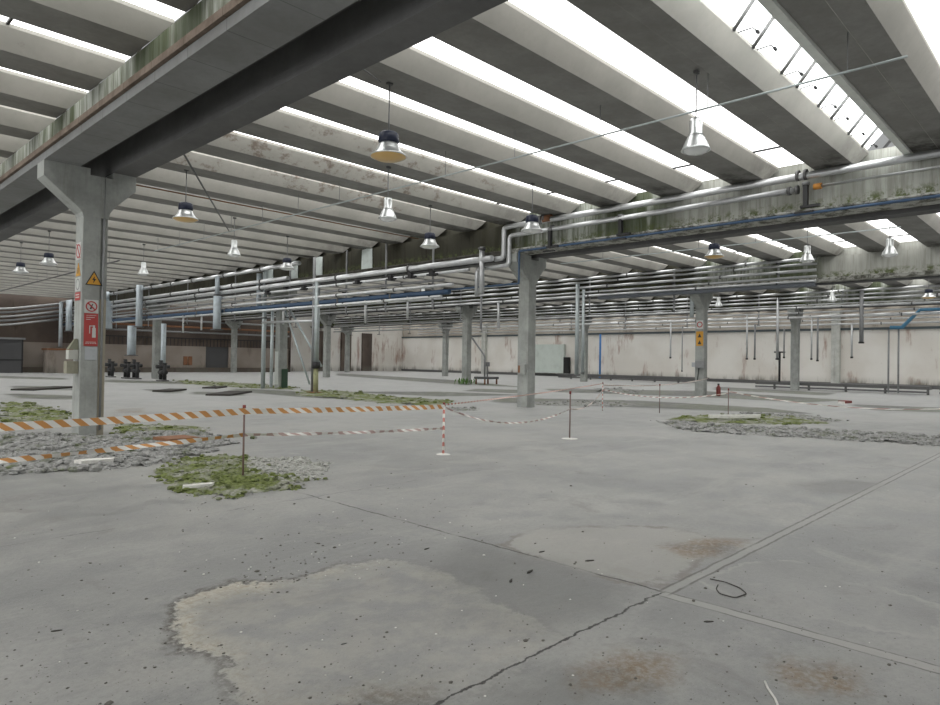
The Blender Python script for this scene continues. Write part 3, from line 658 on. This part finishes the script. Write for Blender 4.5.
pipe([(17.0, 15.78, 5.55), (17.0, 15.78, 3.93)], .1, 'pale vertical pipe left of the second large column', 'pipe', flanges=[((17, 15.78, 5.5), 2)])
pipe([(30.8, 21.3, .9), (30.8, 21.3, 5.95)], .11, 'left tube of the pair of tall pale tubes right of the second column', 'galv')
pipe([(30.8, 20.9, .9), (30.8, 20.9, 5.6)], .08, 'right tube of the pair of tall pale tubes right of the second column', 'galv', flanges=[((30.8, 20.9, 1.), 2)])
pipe([(31.5, 14.95, 5.6), (31.5, 14.95, 3.9)], .10, 'white vertical pipe on the head of the column right of centre', 'galv')
pipe([(17.0, 15.78, 2.7), (17.0, 15.78, 3.85)], .04, 'thin grey pipe hanging below the pale vertical pipe beside the second column', 'pipe_dull')
pipe([(31.0, 27.3, 3.6), (31.0, 27.3, 5.2)], .09, 'white stub pipe hanging left of the second large column', 'pipe')
pipe([(33.3, 30.5, .5), (33.3, 30.5, 1.9), (32.9, 31.6, 3.4)], .06, 'thin bent pipe rising from the rusty trestle', 'pipe_dull', bend=.2)
for k, yy in enumerate((18.2, 19.4, 20.6, 22.8, 26.9, 30.2)):
    t_ = thing('pipe_clamp', 'black clamp under the thick silver pipe of the near rack, %s from the second column' % ['first', 'second', 'third', 'fourth', 'fifth', 'sixth'][k], 'clamp', (16.9, yy, 4.72))
    MB().box((-.09, -.1, 0), (.12, .1, .2)).build('block', 'black', t_); MB().box((-.05, -.28, .03), (.05, .28, .09)).build('plate', 'black', t_)
# pale ducts hanging at the far left
def duct(x, y, z0, z1, w, label, box=True):
    t_ = thing('vent_duct', label, 'duct', (x, y, z0))
    if box: MB().box((-w / 2, -w / 2, .0), (w / 2, w / 2, (z1 - z0) * .75)).build('casing', 'duct', t_); MB().tube([(0, 0, (z1 - z0) * .75), (0, 0, z1 - z0)], w * .32, 10).build('neck', 'duct', t_)
    else: MB().tube([(0, 0, 0), (0, 0, z1 - z0)], w / 2, 10).build('tube', 'duct', t_)
    MB().box((-w * .6, -w * .6, -.06), (w * .6, w * .6, 0)).build('flange', 'pipe_dark', t_)
duct(16.7, 53.0, 3.5, 6.2, .72, 'wide pale blue duct just right of the nearest column')
duct(16.7, 46.5, 3.5, 6.25, .42, 'narrow pale blue duct, second right of the nearest column', False)
duct(16.7, 67 - 3, 2.2, 6.0, .3, 'long thin pale duct left of the nearest column', False)
duct(16.6, 61.4, 3.5, 6.0, .45, 'short pale duct close to the left edge of the nearest column', False)
duct(16.75, 35.3, 3.1, 4.9, .42, 'pale duct hanging left of the green footed column', False)
duct(16.9, 48.3, 1.6, 3.6, .55, 'pale duct over the valve manifold', False)
duct(16.9, 42.9, .3, 3.6, .3, 'slim pale duct right of the far left column', False)
duct(16.75, 35.35, 5.0, 6.0, .24, 'small vertical duct above the rack at left', False)
for k, (y, z0, z1) in enumerate([(38, 3.1, 4.1), (40.5, 3.0, 4.1), (29.0, 3.2, 4.1), (19.8, 3.2, 4.1), (22.5, 3.1, 4.1), (36.2, 3.3, 4.1)]):
    pipe([(17.1, y, z0), (17.1, y, z1)], .05, 'short stub pipe hanging under the near rack, %s of six from the left' % ['second', 'first', 'fourth', 'sixth', 'fifth', 'third'][k], 'pipe')
# valve manifolds at floor level
for k, (x, y) in enumerate([(16.5, 47.9), (16.6, 46.6), (16.7, 42.4), (16.5, 51.0)]):
    t_ = thing('valve_manifold', ['left black valve manifold beside the far left column', 'right black valve manifold beside the far left column', 'black valve manifold under the slim duct', 'black valve manifold behind the nearest column'][k], 'valve', (x, y, 0))
    MB().tube([(0, -.3, .1), (0, -.3, 1.1)], .12, 8).tube([(0, .3, .1), (0, .3, 1.3)], .11, 8).tube([(0, -.5, .55), (0, .5, .55)], .13, 8).tube([(-.4, 0, .9), (.4, 0, .9)], .12, 8).build('pipework', 'black', t_)
    for yy in (-.3, .3): MB().lathe([(.16, 0), (.16, .03), (.05, .03)], (0, yy, 1.1), 12).build('handwheel', 'black', t_)
    MB().box((-.2, -.5, 0), (.2, .5, .08)).build('base', 'pipe_dark', t_)

for k, (px, py, w_) in enumerate([(367, 262, .75), (319, 268, .6), (294, 272, .7), (269, 277, .8)]):
    p_ = on(0, 17.45, px, py); o = MB().prism([(-w_ / 2, 5.45), (w_ / 2, 5.45), (w_ / 2 * .9, 6.28), (0, 6.31), (-w_ / 2 * .9, 6.28)], 0, -.03, 0).build('pale_sheet', plain('pale_sheet', (.62, .68, .66), .6, 0, .3, 3), None, (GX[1] - .72, float(p_[1]), 0))
    tag(o, ['largest pale sheet fixed to the dark infill wall, nearest the second column', 'second pale sheet on the dark infill wall', 'third pale sheet on the dark infill wall', 'pale sheet on the dark infill wall farthest left'][k], 'sheet')
# ------------------------------------------------------------------ pendant lamps
def lamp(kind):
    t_ = thing('pendant_lamp', '', 'lamp')
    s = {'amber': .9, 'navy': .86, 'bell': .74}[kind]
    if kind == 'bell':
        MB().lathe([(.05, .52), (.12, .51), (.14, .46), (.135, .27), (.17, .24)], seg=20).build('housing', 'alu', t_)
        rf = MB().lathe([(.135, .26), (.18, .21), (.24, .12), (.29, .03), (.315, 0), (.28, 0), (.18, .16)], seg=24).build('reflector', 'alu', t_)
        MB().lathe([(.27, .01), (.18, -.05), (.01, -.07)], seg=20).build('glass', 'clear', rf)
    else:
        MB().lathe([(.03, .50), (.15, .49), (.185, .46), (.20, .30), (.17, .27)], seg=20).build('housing', 'navy', t_)
        rf = MB().lathe([(.15, .28), (.19, .24), (.22, .16), (.27, .08), (.335, .03), (.35, 0), (.32, .0), (.2, .1), (.12, .25)], seg=28).build('reflector', 'alu', t_)
        MB().lathe([(.335, 0), (.24, -.05), (.01, -.08)], seg=24).build('glass', 'amber' if kind == 'amber' else 'clear', rf)
    MB().tube([(0, 0, .40), (0, 0, ZB - 5.03)], .012, 6).build('rod', 'pipe_dull', t_)
    MB().box((-.05, -.03, ZB - 5.03 - .05), (.05, .03, ZB - 5.03)).build('ceiling_hook', 'pipe_dark', t_)
    for ch in t_.children:
        if ch.name.split('.')[0] not in ('rod', 'ceiling_hook'): ch.scale = (s, s, .85 if kind != 'bell' else 1)
    return t_
def ysnap(y):                                  # hang from the underside of the nearest beam
    k = round((y - BY0 - .4) / BP); b = BY0 + BP * k; return min(max(y, b + .08), b + .8)
spec = [('amber', 7.22, 8.93, 5.10, 'large amber lamp hanging nearest the camera, under the double girder'), ('amber', 7.16, 16.95, 4.98, 'amber lamp hanging just right of the nearest column head'),
        ('bell', 10.18, 4.80, 4.96, 'silver bell lamp hanging highest at the right'), ('bell', 10.32, 12.75, 4.96, 'silver bell lamp hanging behind the large amber lamp'), ('navy', 13.85, 15.05, 5.06, 'lamp with navy housing left of the second large column'),
        ('navy', 13.9, 11.1, 5.18, 'lamp with navy housing beside the elbow of the silver pipes'), ('navy', 13.8, 23.2, 5.16, 'lamp with navy housing over the thin pipe stand'), ('bell', 10.7, 21.4, 5.13, 'small bell lamp between the amber lamp and the pipe rack'),
        ('bell', 10.76, 30.0, 5.08, 'bell lamp hanging far right of the nearest column'), ('navy', 7.26, 29.75, 5.06, 'right one of two white lamps left of the nearest column'), ('navy', 7.22, 33.7, 5.06, 'left one of two white lamps left of the nearest column'),
        ('bell', 10.7, 37.5, 5.1, 'small bell lamp low between the two far left lamps and the nearest column'),
        ('amber', 20.9, 9.75, 5.18, 'amber lamp hanging under the middle girder'), ('bell', 23.6, 4.85, 5.18, 'silver bell lamp in front of the plain girder wall at right'), ('bell', 23.4, 7.75, 5.2, 'white lamp near the end of the middle pipe rack'),
        ('bell', 38.5, 10.3, 5.0, 'small white lamp under the far roof at right'), ('amber', 39.5, 6.4, 5.0, 'small amber lamp near the right edge'), ('bell', 38.5, 16.1, 4.95, 'white lamp behind the column right of centre'), ('bell', 24.5, 27.1, 5.1, 'bell lamp hanging beyond the near pipe rack')]
protos = {}
for kind, x, y, z, lb in spec:
    if kind not in protos: protos[kind] = lamp(kind); o = protos[kind]; o.location = (x, ysnap(y), 5.03 if kind == 'bell' else 5.07); o['label'] = lb
    else: o = dup(protos[kind], (x, ysnap(y), 5.03 if kind == 'bell' else 5.07), lb)
    o['group'] = 'pendant lamps under the roof beams'

# ------------------------------------------------------------------ cable trays and conduits under the roof
t_ = thing('cable_tray', 'long thin cable tray crossing the near ceiling', 'cable tray', (10.4, 0, 5.75))
MB().box((-.022, 1.95, 0), (.022, 27.5, .018)).build('rail', 'galv', t_)
for k in range(0, 13):
    yy = BY0 + BP * k + .4; MB().tube([(0, yy, .03), (0, yy, ZB - 5.75)], .008, 5).build('hanger_rod', 'pipe_dull', t_)
t_ = thing('cable_tray', 'second cable tray crossing the third bay ceiling', 'cable tray', (23.3, 0, 5.8))
MB().box((-.03, 4.5, 0), (.03, 17, .03)).build('rail', 'galv', t_)
for k in range(2, 7):
    yy = BY0 + BP * k + .4; MB().tube([(0, yy, .03), (0, yy, ZB - 5.8)], .01, 5).build('hanger_rod', 'pipe_dull', t_)
t_ = thing('cable_tray', 'cable tray far left under the roof', 'cable tray', (10.6, 0, 5.8))
MB().box((-.04, 32, 0), (.04, 58, .04)).build('rail', 'pipe_dark', t_)
for k in range(15, 27):
    yy = BY0 + BP * k + .4; MB().tube([(0, yy, .03), (0, yy, ZB - 5.8)], .01, 5).build('hanger_rod', 'pipe_dull', t_)
pipe([(5.5, 19.0, 6.2), (16.9, 19.0, 6.2)], .02, 'thin brown conduit crossing the ceiling left of centre', 'rust')
MBt = MB().tube([(5.08, 12.3, 5.4), (10.35, 21.1, 5.78)], .022, 6).build('cable', 'pipe_dark'); tag(MBt, 'slanting dark cable stretched from the double girder', 'cable')
o = MB().tube(run([(5.0, 7.6, 5.85), (6.6, 8.5, 6.1), (7.0, 8.9, 6.28)], .1), .012, 5).build('cable', 'pipe_dark'); tag(o, 'short loose cable feeding the large amber lamp', 'cable')

# ------------------------------------------------------------------ platforms and floor kit
def platform(x, y0, y1, label):
    t_ = thing('steel_platform', label, 'platform', (x, y0, 0)); L = y1 - y0
    MB().box((-.5, 0, .30), (.5, L, .50)).build('deck', 'pipe_dark', t_)
    MB().box((-.52, 0, .10), (-.44, L, .20)).build('lower_rail', 'pipe_dark', t_)
    for k in range(int(L / 2.2) + 1): MB().box((-.5, k * 2.15, 0), (-.38, k * 2.15 + .12, .36)).build('leg', 'pipe_dark', t_)
platform(46.9, 7.5, 17.4, 'long low steel platform before the right wall'); platform(46.9, -2.5, 7.0, 'low steel platform at the right edge')
platform(52.3, 23.5, 37.9, 'low platform between the middle columns and the right wall')
t_ = thing('steel_bench', 'low rusty steel trestle left of the second large column', 'bench', (33.6, 30.6, 0))
MB().box((-.7, -.5, .35), (.7, .5, .5)).build('top', 'pipe_dark', t_)
for sx in (-.6, .6):
    for sy in (-.4, .4): MB().box((sx - .04, sy - .04, 0), (sx + .04, sy + .04, .35)).build('leg', 'rust', t_)
MB().tube([(.2, .1, .5), (.2, .1, 1.3)], .05, 8).box((.1, 0, 1.2), (.32, .2, 1.5)).build('post', 'pipe_dull', t_)
t_ = thing('standpipe', 'dark standpipe with a hand wheel on the long platform', 'valve', (46.6, 15.9, .48))
MB().tube([(0, 0, 0), (0, 0, 2.0)], .07, 8).build('tube', 'black', t_); MB().tube([(0, -.35, 2.0), (0, .35, 2.0)], .05, 6).build('wheel', 'black', t_)
t_ = thing('fire_extinguisher', 'small dark red cylinder beside the column right of centre', 'extinguisher', (33.0, 14.2, 0))
MB().lathe([(.0, 0), (.10, 0), (.11, .05), (.11, .42), (.06, .5), (.04, .55), (0, .56)], seg=14).build('body', 'red', t_); MB().box((-.08, -.02, .55), (.08, .02, .62)).build('handle', 'black', t_)
# things on far left wall
t_ = thing('notice_board', 'small orange red notice board on the far left wall', 'sign', (28.1, 65.28, .7))
MB().box((-.45, -.04, 0), (-.05, 0, .85)).build('left_board', 'rust', t_); MB().box((.03, -.04, 0), (.4, 0, .85)).build('right_board', 'rust', t_)
t_ = thing('storage_tank', 'beige ribbed tank by the far left wall', 'tank', (16.5, 64.0, 0))
MB().box((-.85, -.8, 0), (.85, .8, 1.9)).build('body', 'wall_beige', t_); MB().box((-.95, -.9, 1.9), (.95, .9, 2.05)).build('rim', 'rust', t_)
t_ = thing('metal_cabinet', 'grey framed panels at the far left edge', 'cabinet', (12.9, 64.3, 0))
MB().box((-2.4, -.5, 0), (1.1, .5, 2.7)).build('body', 'shutter', t_)
for xx in (-2.3, -.6, 1.0): MB().box((xx, -.55, 0), (xx + .08, -.5, 2.7)).build('post', 'black', t_)
MB().box((-2.4, -.56, 1.0), (1.1, -.5, 1.1)).build('rail', 'black', t_)
MB().box((-2.5, -.7, 2.7), (1.2, .6, 2.85)).build('top', 'pipe_dull', t_)
t_ = thing('guard_rail', 'dark railing along the top of the far left wall', 'railing', (18, 65.1, 2.55))
mb = MB()
for k in range(0, 58): mb.box((k * .36, -.02, 0), (k * .36 + .04, .02, .75))
mb.build('balusters', 'black', t_); MB().box((0, -.04, .72), (21, .04, .8)).build('handrail', 'black', t_)
for k, z in enumerate((3.9, 4.4, 5.0)):
    pipe([(18, 64.9, z), (39, 64.9, z)], .09, '%s pipe along the far left wall' % ['lowest', 'middle', 'highest'][k], ['pipe_dull', 'rust', 'pipe_dull'][k])
for k, z in enumerate((5.08, 4.78, 4.44, 4.12, 3.78)):
    pipe([(9.8, 64.5, z - .05), (13, 64.5, z + .1), (16.9, 64.3, z + .8)], .085, '%s silver pipe rising to the right at the far left edge' % ['top', 'second', 'third', 'fourth', 'lowest'][k], 'pipe' if k % 2 == 0 else 'pipe_dull', bend=.8, flanges=[((11.2, 64.5, z + .02), 0), ((12.4, 64.5, z + .08), 0)])
# grey slab scraps on floor behind nearest column
for k, (px, py, a, b) in enumerate([(45, 389, 1.6, .5), (230, 394, 1.5, .5), (215, 388, .8, .35), (170, 391, .9, .4)]):
    x, y = fp(px, py); o = MB().box((-a, -b, 0), (a, b, .07)).build('scrap_sheet', 'wood', None, (x, y, .002)); o.rotation_euler = (0, 0, .8)
    tag(o, ['dark scrap sheet lying left of the nearest column', 'dark scrap sheet on the floor right of the nearest column', 'small scrap sheet farther behind', 'dark scrap piece right beside the nearest column'][k], 'scrap')

# ------------------------------------------------------------------ rubble and moss
def mound(name, poly, h, cell, mat, label, stones=0, smin=.02, smax=.06, smat='stone', wob=.25):
    poly = np.array(poly); lo, hi = poly.min(0), poly.max(0)
    xs = np.arange(lo[0] - .2, hi[0] + .2, cell); ys = np.arange(lo[1] - .2, hi[1] + .2, cell)
    gx, gy = np.meshgrid(xs, ys, indexing='ij'); P = np.stack([gx.ravel(), gy.ravel()], 1); d = -sdpoly(P, poly)
    from mathutils import noise as N
    nz = np.array([N.fractal(Vector((p[0] * 2.2, p[1] * 2.2, 3)), 1, 2, 5) for p in P]); n2 = np.array([abs(N.noise(Vector((p[0] * 9, p[1] * 9, 7)))) for p in P])
    d = d + nz * wob + (n2 - .18) * .35 * min(1, wob * 5)
    z = np.clip(d / .5, 0, 1) * h * .6 * (.25 + .9 * np.abs(nz)) + n2 * h * .45 * np.clip(d / .15, 0, 1) - .001
    nx, ny = gx.shape; idx = np.arange(nx * ny).reshape(nx, ny)
    q = np.stack([idx[:-1, :-1], idx[1:, :-1], idx[1:, 1:], idx[:-1, 1:]], -1).reshape(-1, 4); q = q[(d[q] > -.01).all(1)]
    us, inv = np.unique(q, return_inverse=True)
    V = np.column_stack([P, z])[us]
    mb = MB(); mb.add([tuple(v) for v in V], [tuple(int(i) for i in r) for r in inv.reshape(-1, 4)], True)
    ok = P[d > .03]; zz = z[d > .03]
    for _ in range(stones):
        k = rng.integers(len(ok)); s = smin * .5 + (smax - smin * .5) * rng.uniform() ** 3; stone(mb, ok[k][0] + rng.uniform(-cell, cell), ok[k][1] + rng.uniform(-cell, cell), max(0, zz[k]), s)
    o = mb.build(name, mat); tag(o, label, 'rubble', kind='stuff'); return o
def stone(mb, x, y, z, s):
    a = rng.uniform(0, 6.28); v = []
    for dz, r in ((-.3, .8), (.35, 1.), (.75, .55)):
        for k in range(5): t = a + k * 1.257; rr = s * r * rng.uniform(.7, 1.15); v.append((x + rr * math.cos(t) * 1.2, y + rr * math.sin(t), z + s * dz * .8))
    f = [(4, 3, 2, 1, 0), (10, 11, 12, 13, 14)] + [(i * 5 + k, i * 5 + (k + 1) % 5, (i + 1) * 5 + (k + 1) % 5, (i + 1) * 5 + k) for i in range(2) for k in range(5)]
    mb.add(v, f)
mound('moss_patch', pxpoly([(160, 468), (150, 476), (178, 492), (215, 498), (262, 494), (300, 488), (318, 480), (250, 470), (255, 458), (200, 455)]), .09, .03, 'moss', 'green mossy heap around the foot of the nearest barrier post', 900, .015, .05, wob=.2)
mound('gravel_patch', pxpoly([(245, 459), (300, 457), (328, 463), (325, 476), (298, 487), (262, 484), (248, 472)]), .06, .03, 'gravel', 'pale gravel heap just right of the nearest barrier post', 600, .02, .05, wob=.15)
mound('rubble_field', pxpoly([(0, 434), (60, 434), (72, 438), (112, 438), (140, 433), (205, 432), (232, 440), (215, 452), (160, 460), (130, 470), (60, 472), (0, 476)]), .08, .05, 'rubble', 'grey rubble spread around the foot of the nearest column', 2600, .03, .10)
mound('moss_patch', pxpoly([(120, 424), (205, 426), (215, 434), (150, 436), (110, 434)]), .06, .12, 'moss', 'mossy rubble strip right behind the nearest column', 120, .03, .08, wob=.1)
mound('moss_patch', pxpoly([(0, 402), (35, 404), (66, 411), (72, 420), (40, 424), (0, 427)]), .10, .15, 'moss', 'bright green moss left of the nearest column', 150, .04, .1)
mound('moss_patch', pxpoly([(300, 390), (345, 391), (400, 397), (460, 401), (440, 406), (385, 404), (330, 398), (295, 396)]), .08, .2, 'moss', 'mossy strip in front of the pipe stand', 150, .05, .12, wob=.15)
mound('moss_patch', pxpoly([(172, 380), (225, 382), (300, 387), (300, 390), (240, 388), (180, 384)]), .06, .3, 'moss', 'distant mossy strip before the valve manifolds', 80, .05, .12, wob=.2)
mound('moss_patch', pxpoly([(660, 419), (700, 415), (760, 415), (815, 419), (838, 424), (770, 425), (700, 423)]), .07, .14, 'moss', 'mossy strip on the right half of the floor', 160, .03, .09, wob=.15)
mound('rubble_strip', pxpoly([(655, 421), (700, 424), (760, 427), (830, 431), (950, 437), (950, 446), (870, 442), (800, 438), (740, 435), (680, 430)]), .09, .12, 'rubble', 'long grey rubble strip running to the right edge', 900, .04, .11, wob=.18)
mound('rubble_strip', pxpoly([(740, 413), (800, 414), (850, 421), (800, 422), (745, 418)]), .06, .2, 'rubble', 'short rubble heap behind the right mossy strip', 100, .04, .1, wob=.15)
mound('rubble_strip', pxpoly([(520, 402), (570, 401), (640, 404), (620, 407), (540, 406)]), .07, .2, 'rubble', 'dark rubble right behind the second large column', 60, .05, .12, wob=.15)
mound('rubble_strip', pxpoly([(590, 388), (640, 390), (640, 394), (600, 393)]), .12, .3, 'rubble', 'dark rubble between the middle columns', 60, .06, .15, wob=.2)
mound('rubble_strip', pxpoly([(448, 407), (478, 408), (478, 411), (452, 411)]), .06, .12, 'rubble', 'small rubble heap right of the second barrier post', 30, .03, .08, wob=.08)
# scattered grit
mb = MB(); mw = MB()
for _ in range(1300):
    u = rng.uniform(0, 1) ** .5; px, py = rng.uniform(0, 940), 420 + 290 * u; x, y = fp(px, py)
    stone(mb, x, y, .0, min(.012, .0019 * math.exp(rng.normal() * .6)) * (1 + .13 * math.hypot(x, y)))
for (cx, cy, sx, sy, n) in [(265, 575, 60, 18, 60), (330, 550, 70, 25, 60), (430, 520, 60, 30, 40), (215, 505, 40, 10, 20)]:
    for _ in range(n):
        x, y = fp(cx + rng.normal() * sx * .6, cy + rng.normal() * sy * .6); stone(mb if rng.uniform() < .85 else mw, x, y, 0, rng.uniform(.003, .011))
for _ in range(60):
    x, y = fp(rng.uniform(0, 940), rng.uniform(430, 700)); stone(mw, x, y, 0, rng.uniform(.003, .008))
tag(mb.build('scattered_grit', plain('dark_grit', (.15, .14, .125), .9, 0, .5, 30)), 'dark grit scattered over the whole floor', 'grit', kind='stuff')
tag(mw.build('scattered_chips', 'stone_white'), 'white plaster chips scattered over the near floor', 'grit', kind='stuff')
# individual small scraps
for k, (px, py, l, a, mt, lb) in enumerate([(57, 631, .035, .3, 'wood', 'dark pebble at the left of the near floor'), (344, 644, .022, .5, 'black', 'single black pebble on the pale stained patch'), (590, 561, .05, .2, 'wood', 'small dark stick on the damp floor left of the joint crossing'), (511, 581, .05, 1.2, 'wood', 'left scrap of the pair of dark scraps left of the joint'),
        (530, 572, .06, .9, 'wood', 'right scrap of the pair of dark scraps left of the joint'), (709, 622, .04, 0, 'wood', 'dark chip just below the joint crossing'), (427, 549, .04, .8, 'wood', 'dark stone above the pale patch rim'), (542, 552, .04, .5, 'wood', 'dark scrap close to the rim of the upper pale patch')]):
    x, y = fp(px, py); b = MB(); n = 6; l *= .75; pr_ = [(l * (1 + .25 * math.sin(5 * q)) * math.cos(q * 1.047), l * .25 * (1 + .3 * math.cos(3 * q)) * math.sin(q * 1.047)) for q in range(n)]
    b.prism(pr_, 2, 0, l * .2); o = b.build('floor_scrap', mt, None, (x, y, 0)); o.rotation_euler = (0, 0, a - .7); tag(o, lb, 'scrap')
pts = [(*fp(*p), .008) for p in ((765, 683), (768, 690), (775, 700), (780, 712))]
o = MB().tube(pts, .006, 6).build('bent_wire', 'stone_white'); tag(o, 'short bent white wire on the floor at the bottom edge', 'wire')
pts = [(*fp(*p), .008) for p in ((718, 586), (716, 590), (720, 595), (735, 599), (747, 595), (740, 589), (725, 583), (710, 580))]
o = MB().tube(run(pts, .03), .004, 6).build('wire_loop', 'wood'); tag(o, 'thin looped wire lying right of the joint crossing', 'wire')
x, y = fp(195, 455); o = MB().box((-.35, -.2, 0), (.35, .2, .05)).build('rusty_plate', 'rust', None, (5.0, 12.0, .1)); o.rotation_euler = (.05, .05, .4); tag(o, 'rusty red plate lying on the rubble behind the tape', 'plate')
x, y = fp(95, 466); o = MB().prism([(-.22, -.09), (.2, -.11), (.28, .03), (.05, .1), (-.25, .08)], 2, 0, .05).build('concrete_block', 'stone_white', None, (x, y, .05)); o.rotation_euler = (0, .03, .1); tag(o, 'pale broken slab on the rubble at left', 'slab')
x, y = fp(198, 490); o = MB().prism([(-.22, -.05), (.0, -.08), (.2, -.02), (.24, .07), (.02, .06), (-.2, .04)], 2, 0, .05).build('concrete_block', 'stone_white', None, (x, y, .04)); o.rotation_euler = (0, 0, -.3); o.scale = (.8, .9, .6); tag(o, 'white broken slab lying on the green moss', 'slab')
x, y = fp(735, 420); o = MB().prism([(-.9, -.12), (.7, -.15), (.95, .1), (.1, .06), (-.8, .12)], 2, 0, .08).build('concrete_block', 'stone_white', None, (x, y, .07)); o.rotation_euler = (0, 0, -.55); tag(o, 'white slab lying on the right mossy strip', 'slab')
x, y = fp(845, 403); t_ = thing('scrap_bag', 'small red and white scrap on the distant floor at right', 'scrap', (x, y, 0))
MB().prism([(-.4, -.15), (.3, -.2), (.45, .1), (-.3, .2)], 2, 0, .1).build('red_part', 'red', t_); MB().prism([(-.6, -.15), (-.42, -.1), (-.35, .15), (-.65, .1)], 2, 0, .08).build('white_part', 'stone_white', t_)
# plant by a column
x, y = 31.2, 30.4; mb = MB()
for _ in range(40):
    a = rng.uniform(0, 6.28); l = rng.uniform(.15, .55); q = Vector((x + rng.normal() * .22, y + rng.normal() * .22, 0)); e = q + Vector((math.cos(a) * l * .7, math.sin(a) * l * .7, l)); s = Vector((-math.sin(a), math.cos(a), 0)) * .05
    md = (q + e) / 2 + Vector((0, 0, .12)); mb.add([q, md - s, e, md + s], [(0, 1, 2, 3)])
o = mb.build('weed_plant', 'leaf'); tag(o, 'small green weed growing at the foot of a far column', 'plant')

# ------------------------------------------------------------------ barrier posts and tape
posts = [(4.26, 8.15, .93, 'barrier post on the mossy heap, nearest the camera'), (7.87, 8.13, .84, 'red and white barrier post second from the left'), (11.5, 8.1, .95, 'thin barrier post in a white spill, third from the left'),
         (19.1, 12.15, .9, 'red and white barrier post beyond the second column'), (19.6, 8.13, .85, 'thin post standing at the right mossy strip'), (19.7, 10.4, .9, 'slim barrier post between the two on the right')]
for k, (x, y, h, lb) in enumerate(posts):
    t_ = thing('barrier_post', lb, 'post', (x, y, 0))
    MB().tube([(0, 0, 0), (0, 0, h)], .013 if k != 1 else .02, 8).build('rod', ['post', 'tape_red', 'post', 'tape_red', 'post', 'post'][k], t_)
    MB().tube([(0, 0, h - .02), (0, 0, h + .04)], .022, 8).build('cap', 'red', t_)
    if k in (1, 2): MB().lathe([(.17 if k == 2 else .12, .002), (.08, .012), (0, .02)], seg=16).build('plaster_foot', 'stone_white', t_)
def ribbon(pts, w, mat, label, twist=0):
    mb = MB(); n = len(pts); v = []
    for i, p in enumerate(pts):
        a = twist * math.sin(i * .9); p = Vector(p); d = (Vector(pts[min(i + 1, n - 1)]) - Vector(pts[max(i - 1, 0)])).normalized(); s = d.cross(Vector((0, 0, 1))).normalized()
        up = Vector((0, 0, 1)) * math.cos(a) + s * math.sin(a); v += [p - up * w / 2, p + up * w / 2]
    mb.add(v, [(2 * i, 2 * i + 2, 2 * i + 3, 2 * i + 1) for i in range(n - 1)], True)
    o = mb.build('barrier_tape', mat); tag(o, label, 'tape'); return o
def sag(a, b, s, n=24): a, b = Vector(a), Vector(b); return [a.lerp(b, i / n) - Vector((0, 0, s * 4 * (i / n) * (1 - i / n))) for i in range(n + 1)]
ribbon(sag((-1.5, 8.12, .86), (4.26, 8.12, .89), .03), .085, 'tape_orange', 'upper orange and white tape left of the nearest post', .15)
ribbon(sag((4.26, 8.12, .89), (7.87, 8.11, .81), .01), .075, 'tape_orange', 'upper orange and white tape between the two nearest posts', .3)
ribbon(sag((-1.5, 8.16, .44), (4.26, 8.16, .58), .02), .06, 'tape_orange', 'lower orange and white tape left of the nearest post', .9)
ribbon(sag((4.26, 8.16, .58), (7.87, 8.14, .44), .02), .05, 'tape_pale', 'lower pale tape between the two nearest posts', .9)
ribbon(sag((7.87, 8.12, .80), (11.5, 8.1, .62), .28), .035, 'tape_pale', 'slack tape drooping right of the second post', 1.)
ribbon(sag((11.5, 8.1, .62), (19.1, 12.15, .7), .2), .04, 'tape_pale', 'pale slack tape running to the far post', 1.)
ribbon(sag((7.87, 8.12, .84), (19.1, 12.15, .9), .03), .03, 'tape_red', 'taut red and white tape at the height of the post tops', .6)
ribbon(sag((19.1, 12.15, .85), (31.8, 14.2, .9), .15), .05, 'tape_pale', 'distant tape reaching the column right of centre', .6)
ribbon(sag((19.1, 12.15, .7), (19.6, 8.13, .75), .2), .035, 'tape_pale', 'tape linking the far posts on the right', .6)
ribbon(sag((19.6, 8.13, .8), (24, 2.0, .6), .3), .035, 'tape_pale', 'thin tape trailing off to the right edge', .6)

# ------------------------------------------------------------------ light
W = bpy.data.worlds.new('overcast'); bpy.context.scene.world = W; W.use_nodes = True
bg = W.node_tree.nodes['Background']; bg.inputs[0].default_value = (.98, 1, 1, 1); bg.inputs[1].default_value = .38
sd_ = bpy.data.lights.new('daylight_from_open_side', 'SUN'); sd_.energy = 1.5; sd_.angle = math.radians(50); sd_.color = (1, 1, .98)
so = bpy.data.objects.new('daylight_from_open_side', sd_); C.objects.link(so); so.rotation_euler = Vector((1, .12, -.07)).to_track_quat('-Z', 'Y').to_euler(); so.location = (-20, 0, 6)
vs = bpy.context.scene.view_settings; vs.view_transform = 'Standard'; vs.look = 'None'; vs.exposure = 0; vs.gamma = 1
cy = bpy.context.scene.cycles; cy.max_bounces = 6; cy.diffuse_bounces = 4; cy.glossy_bounces = 3; cy.transmission_bounces = 4; cy.sample_clamp_indirect = 4
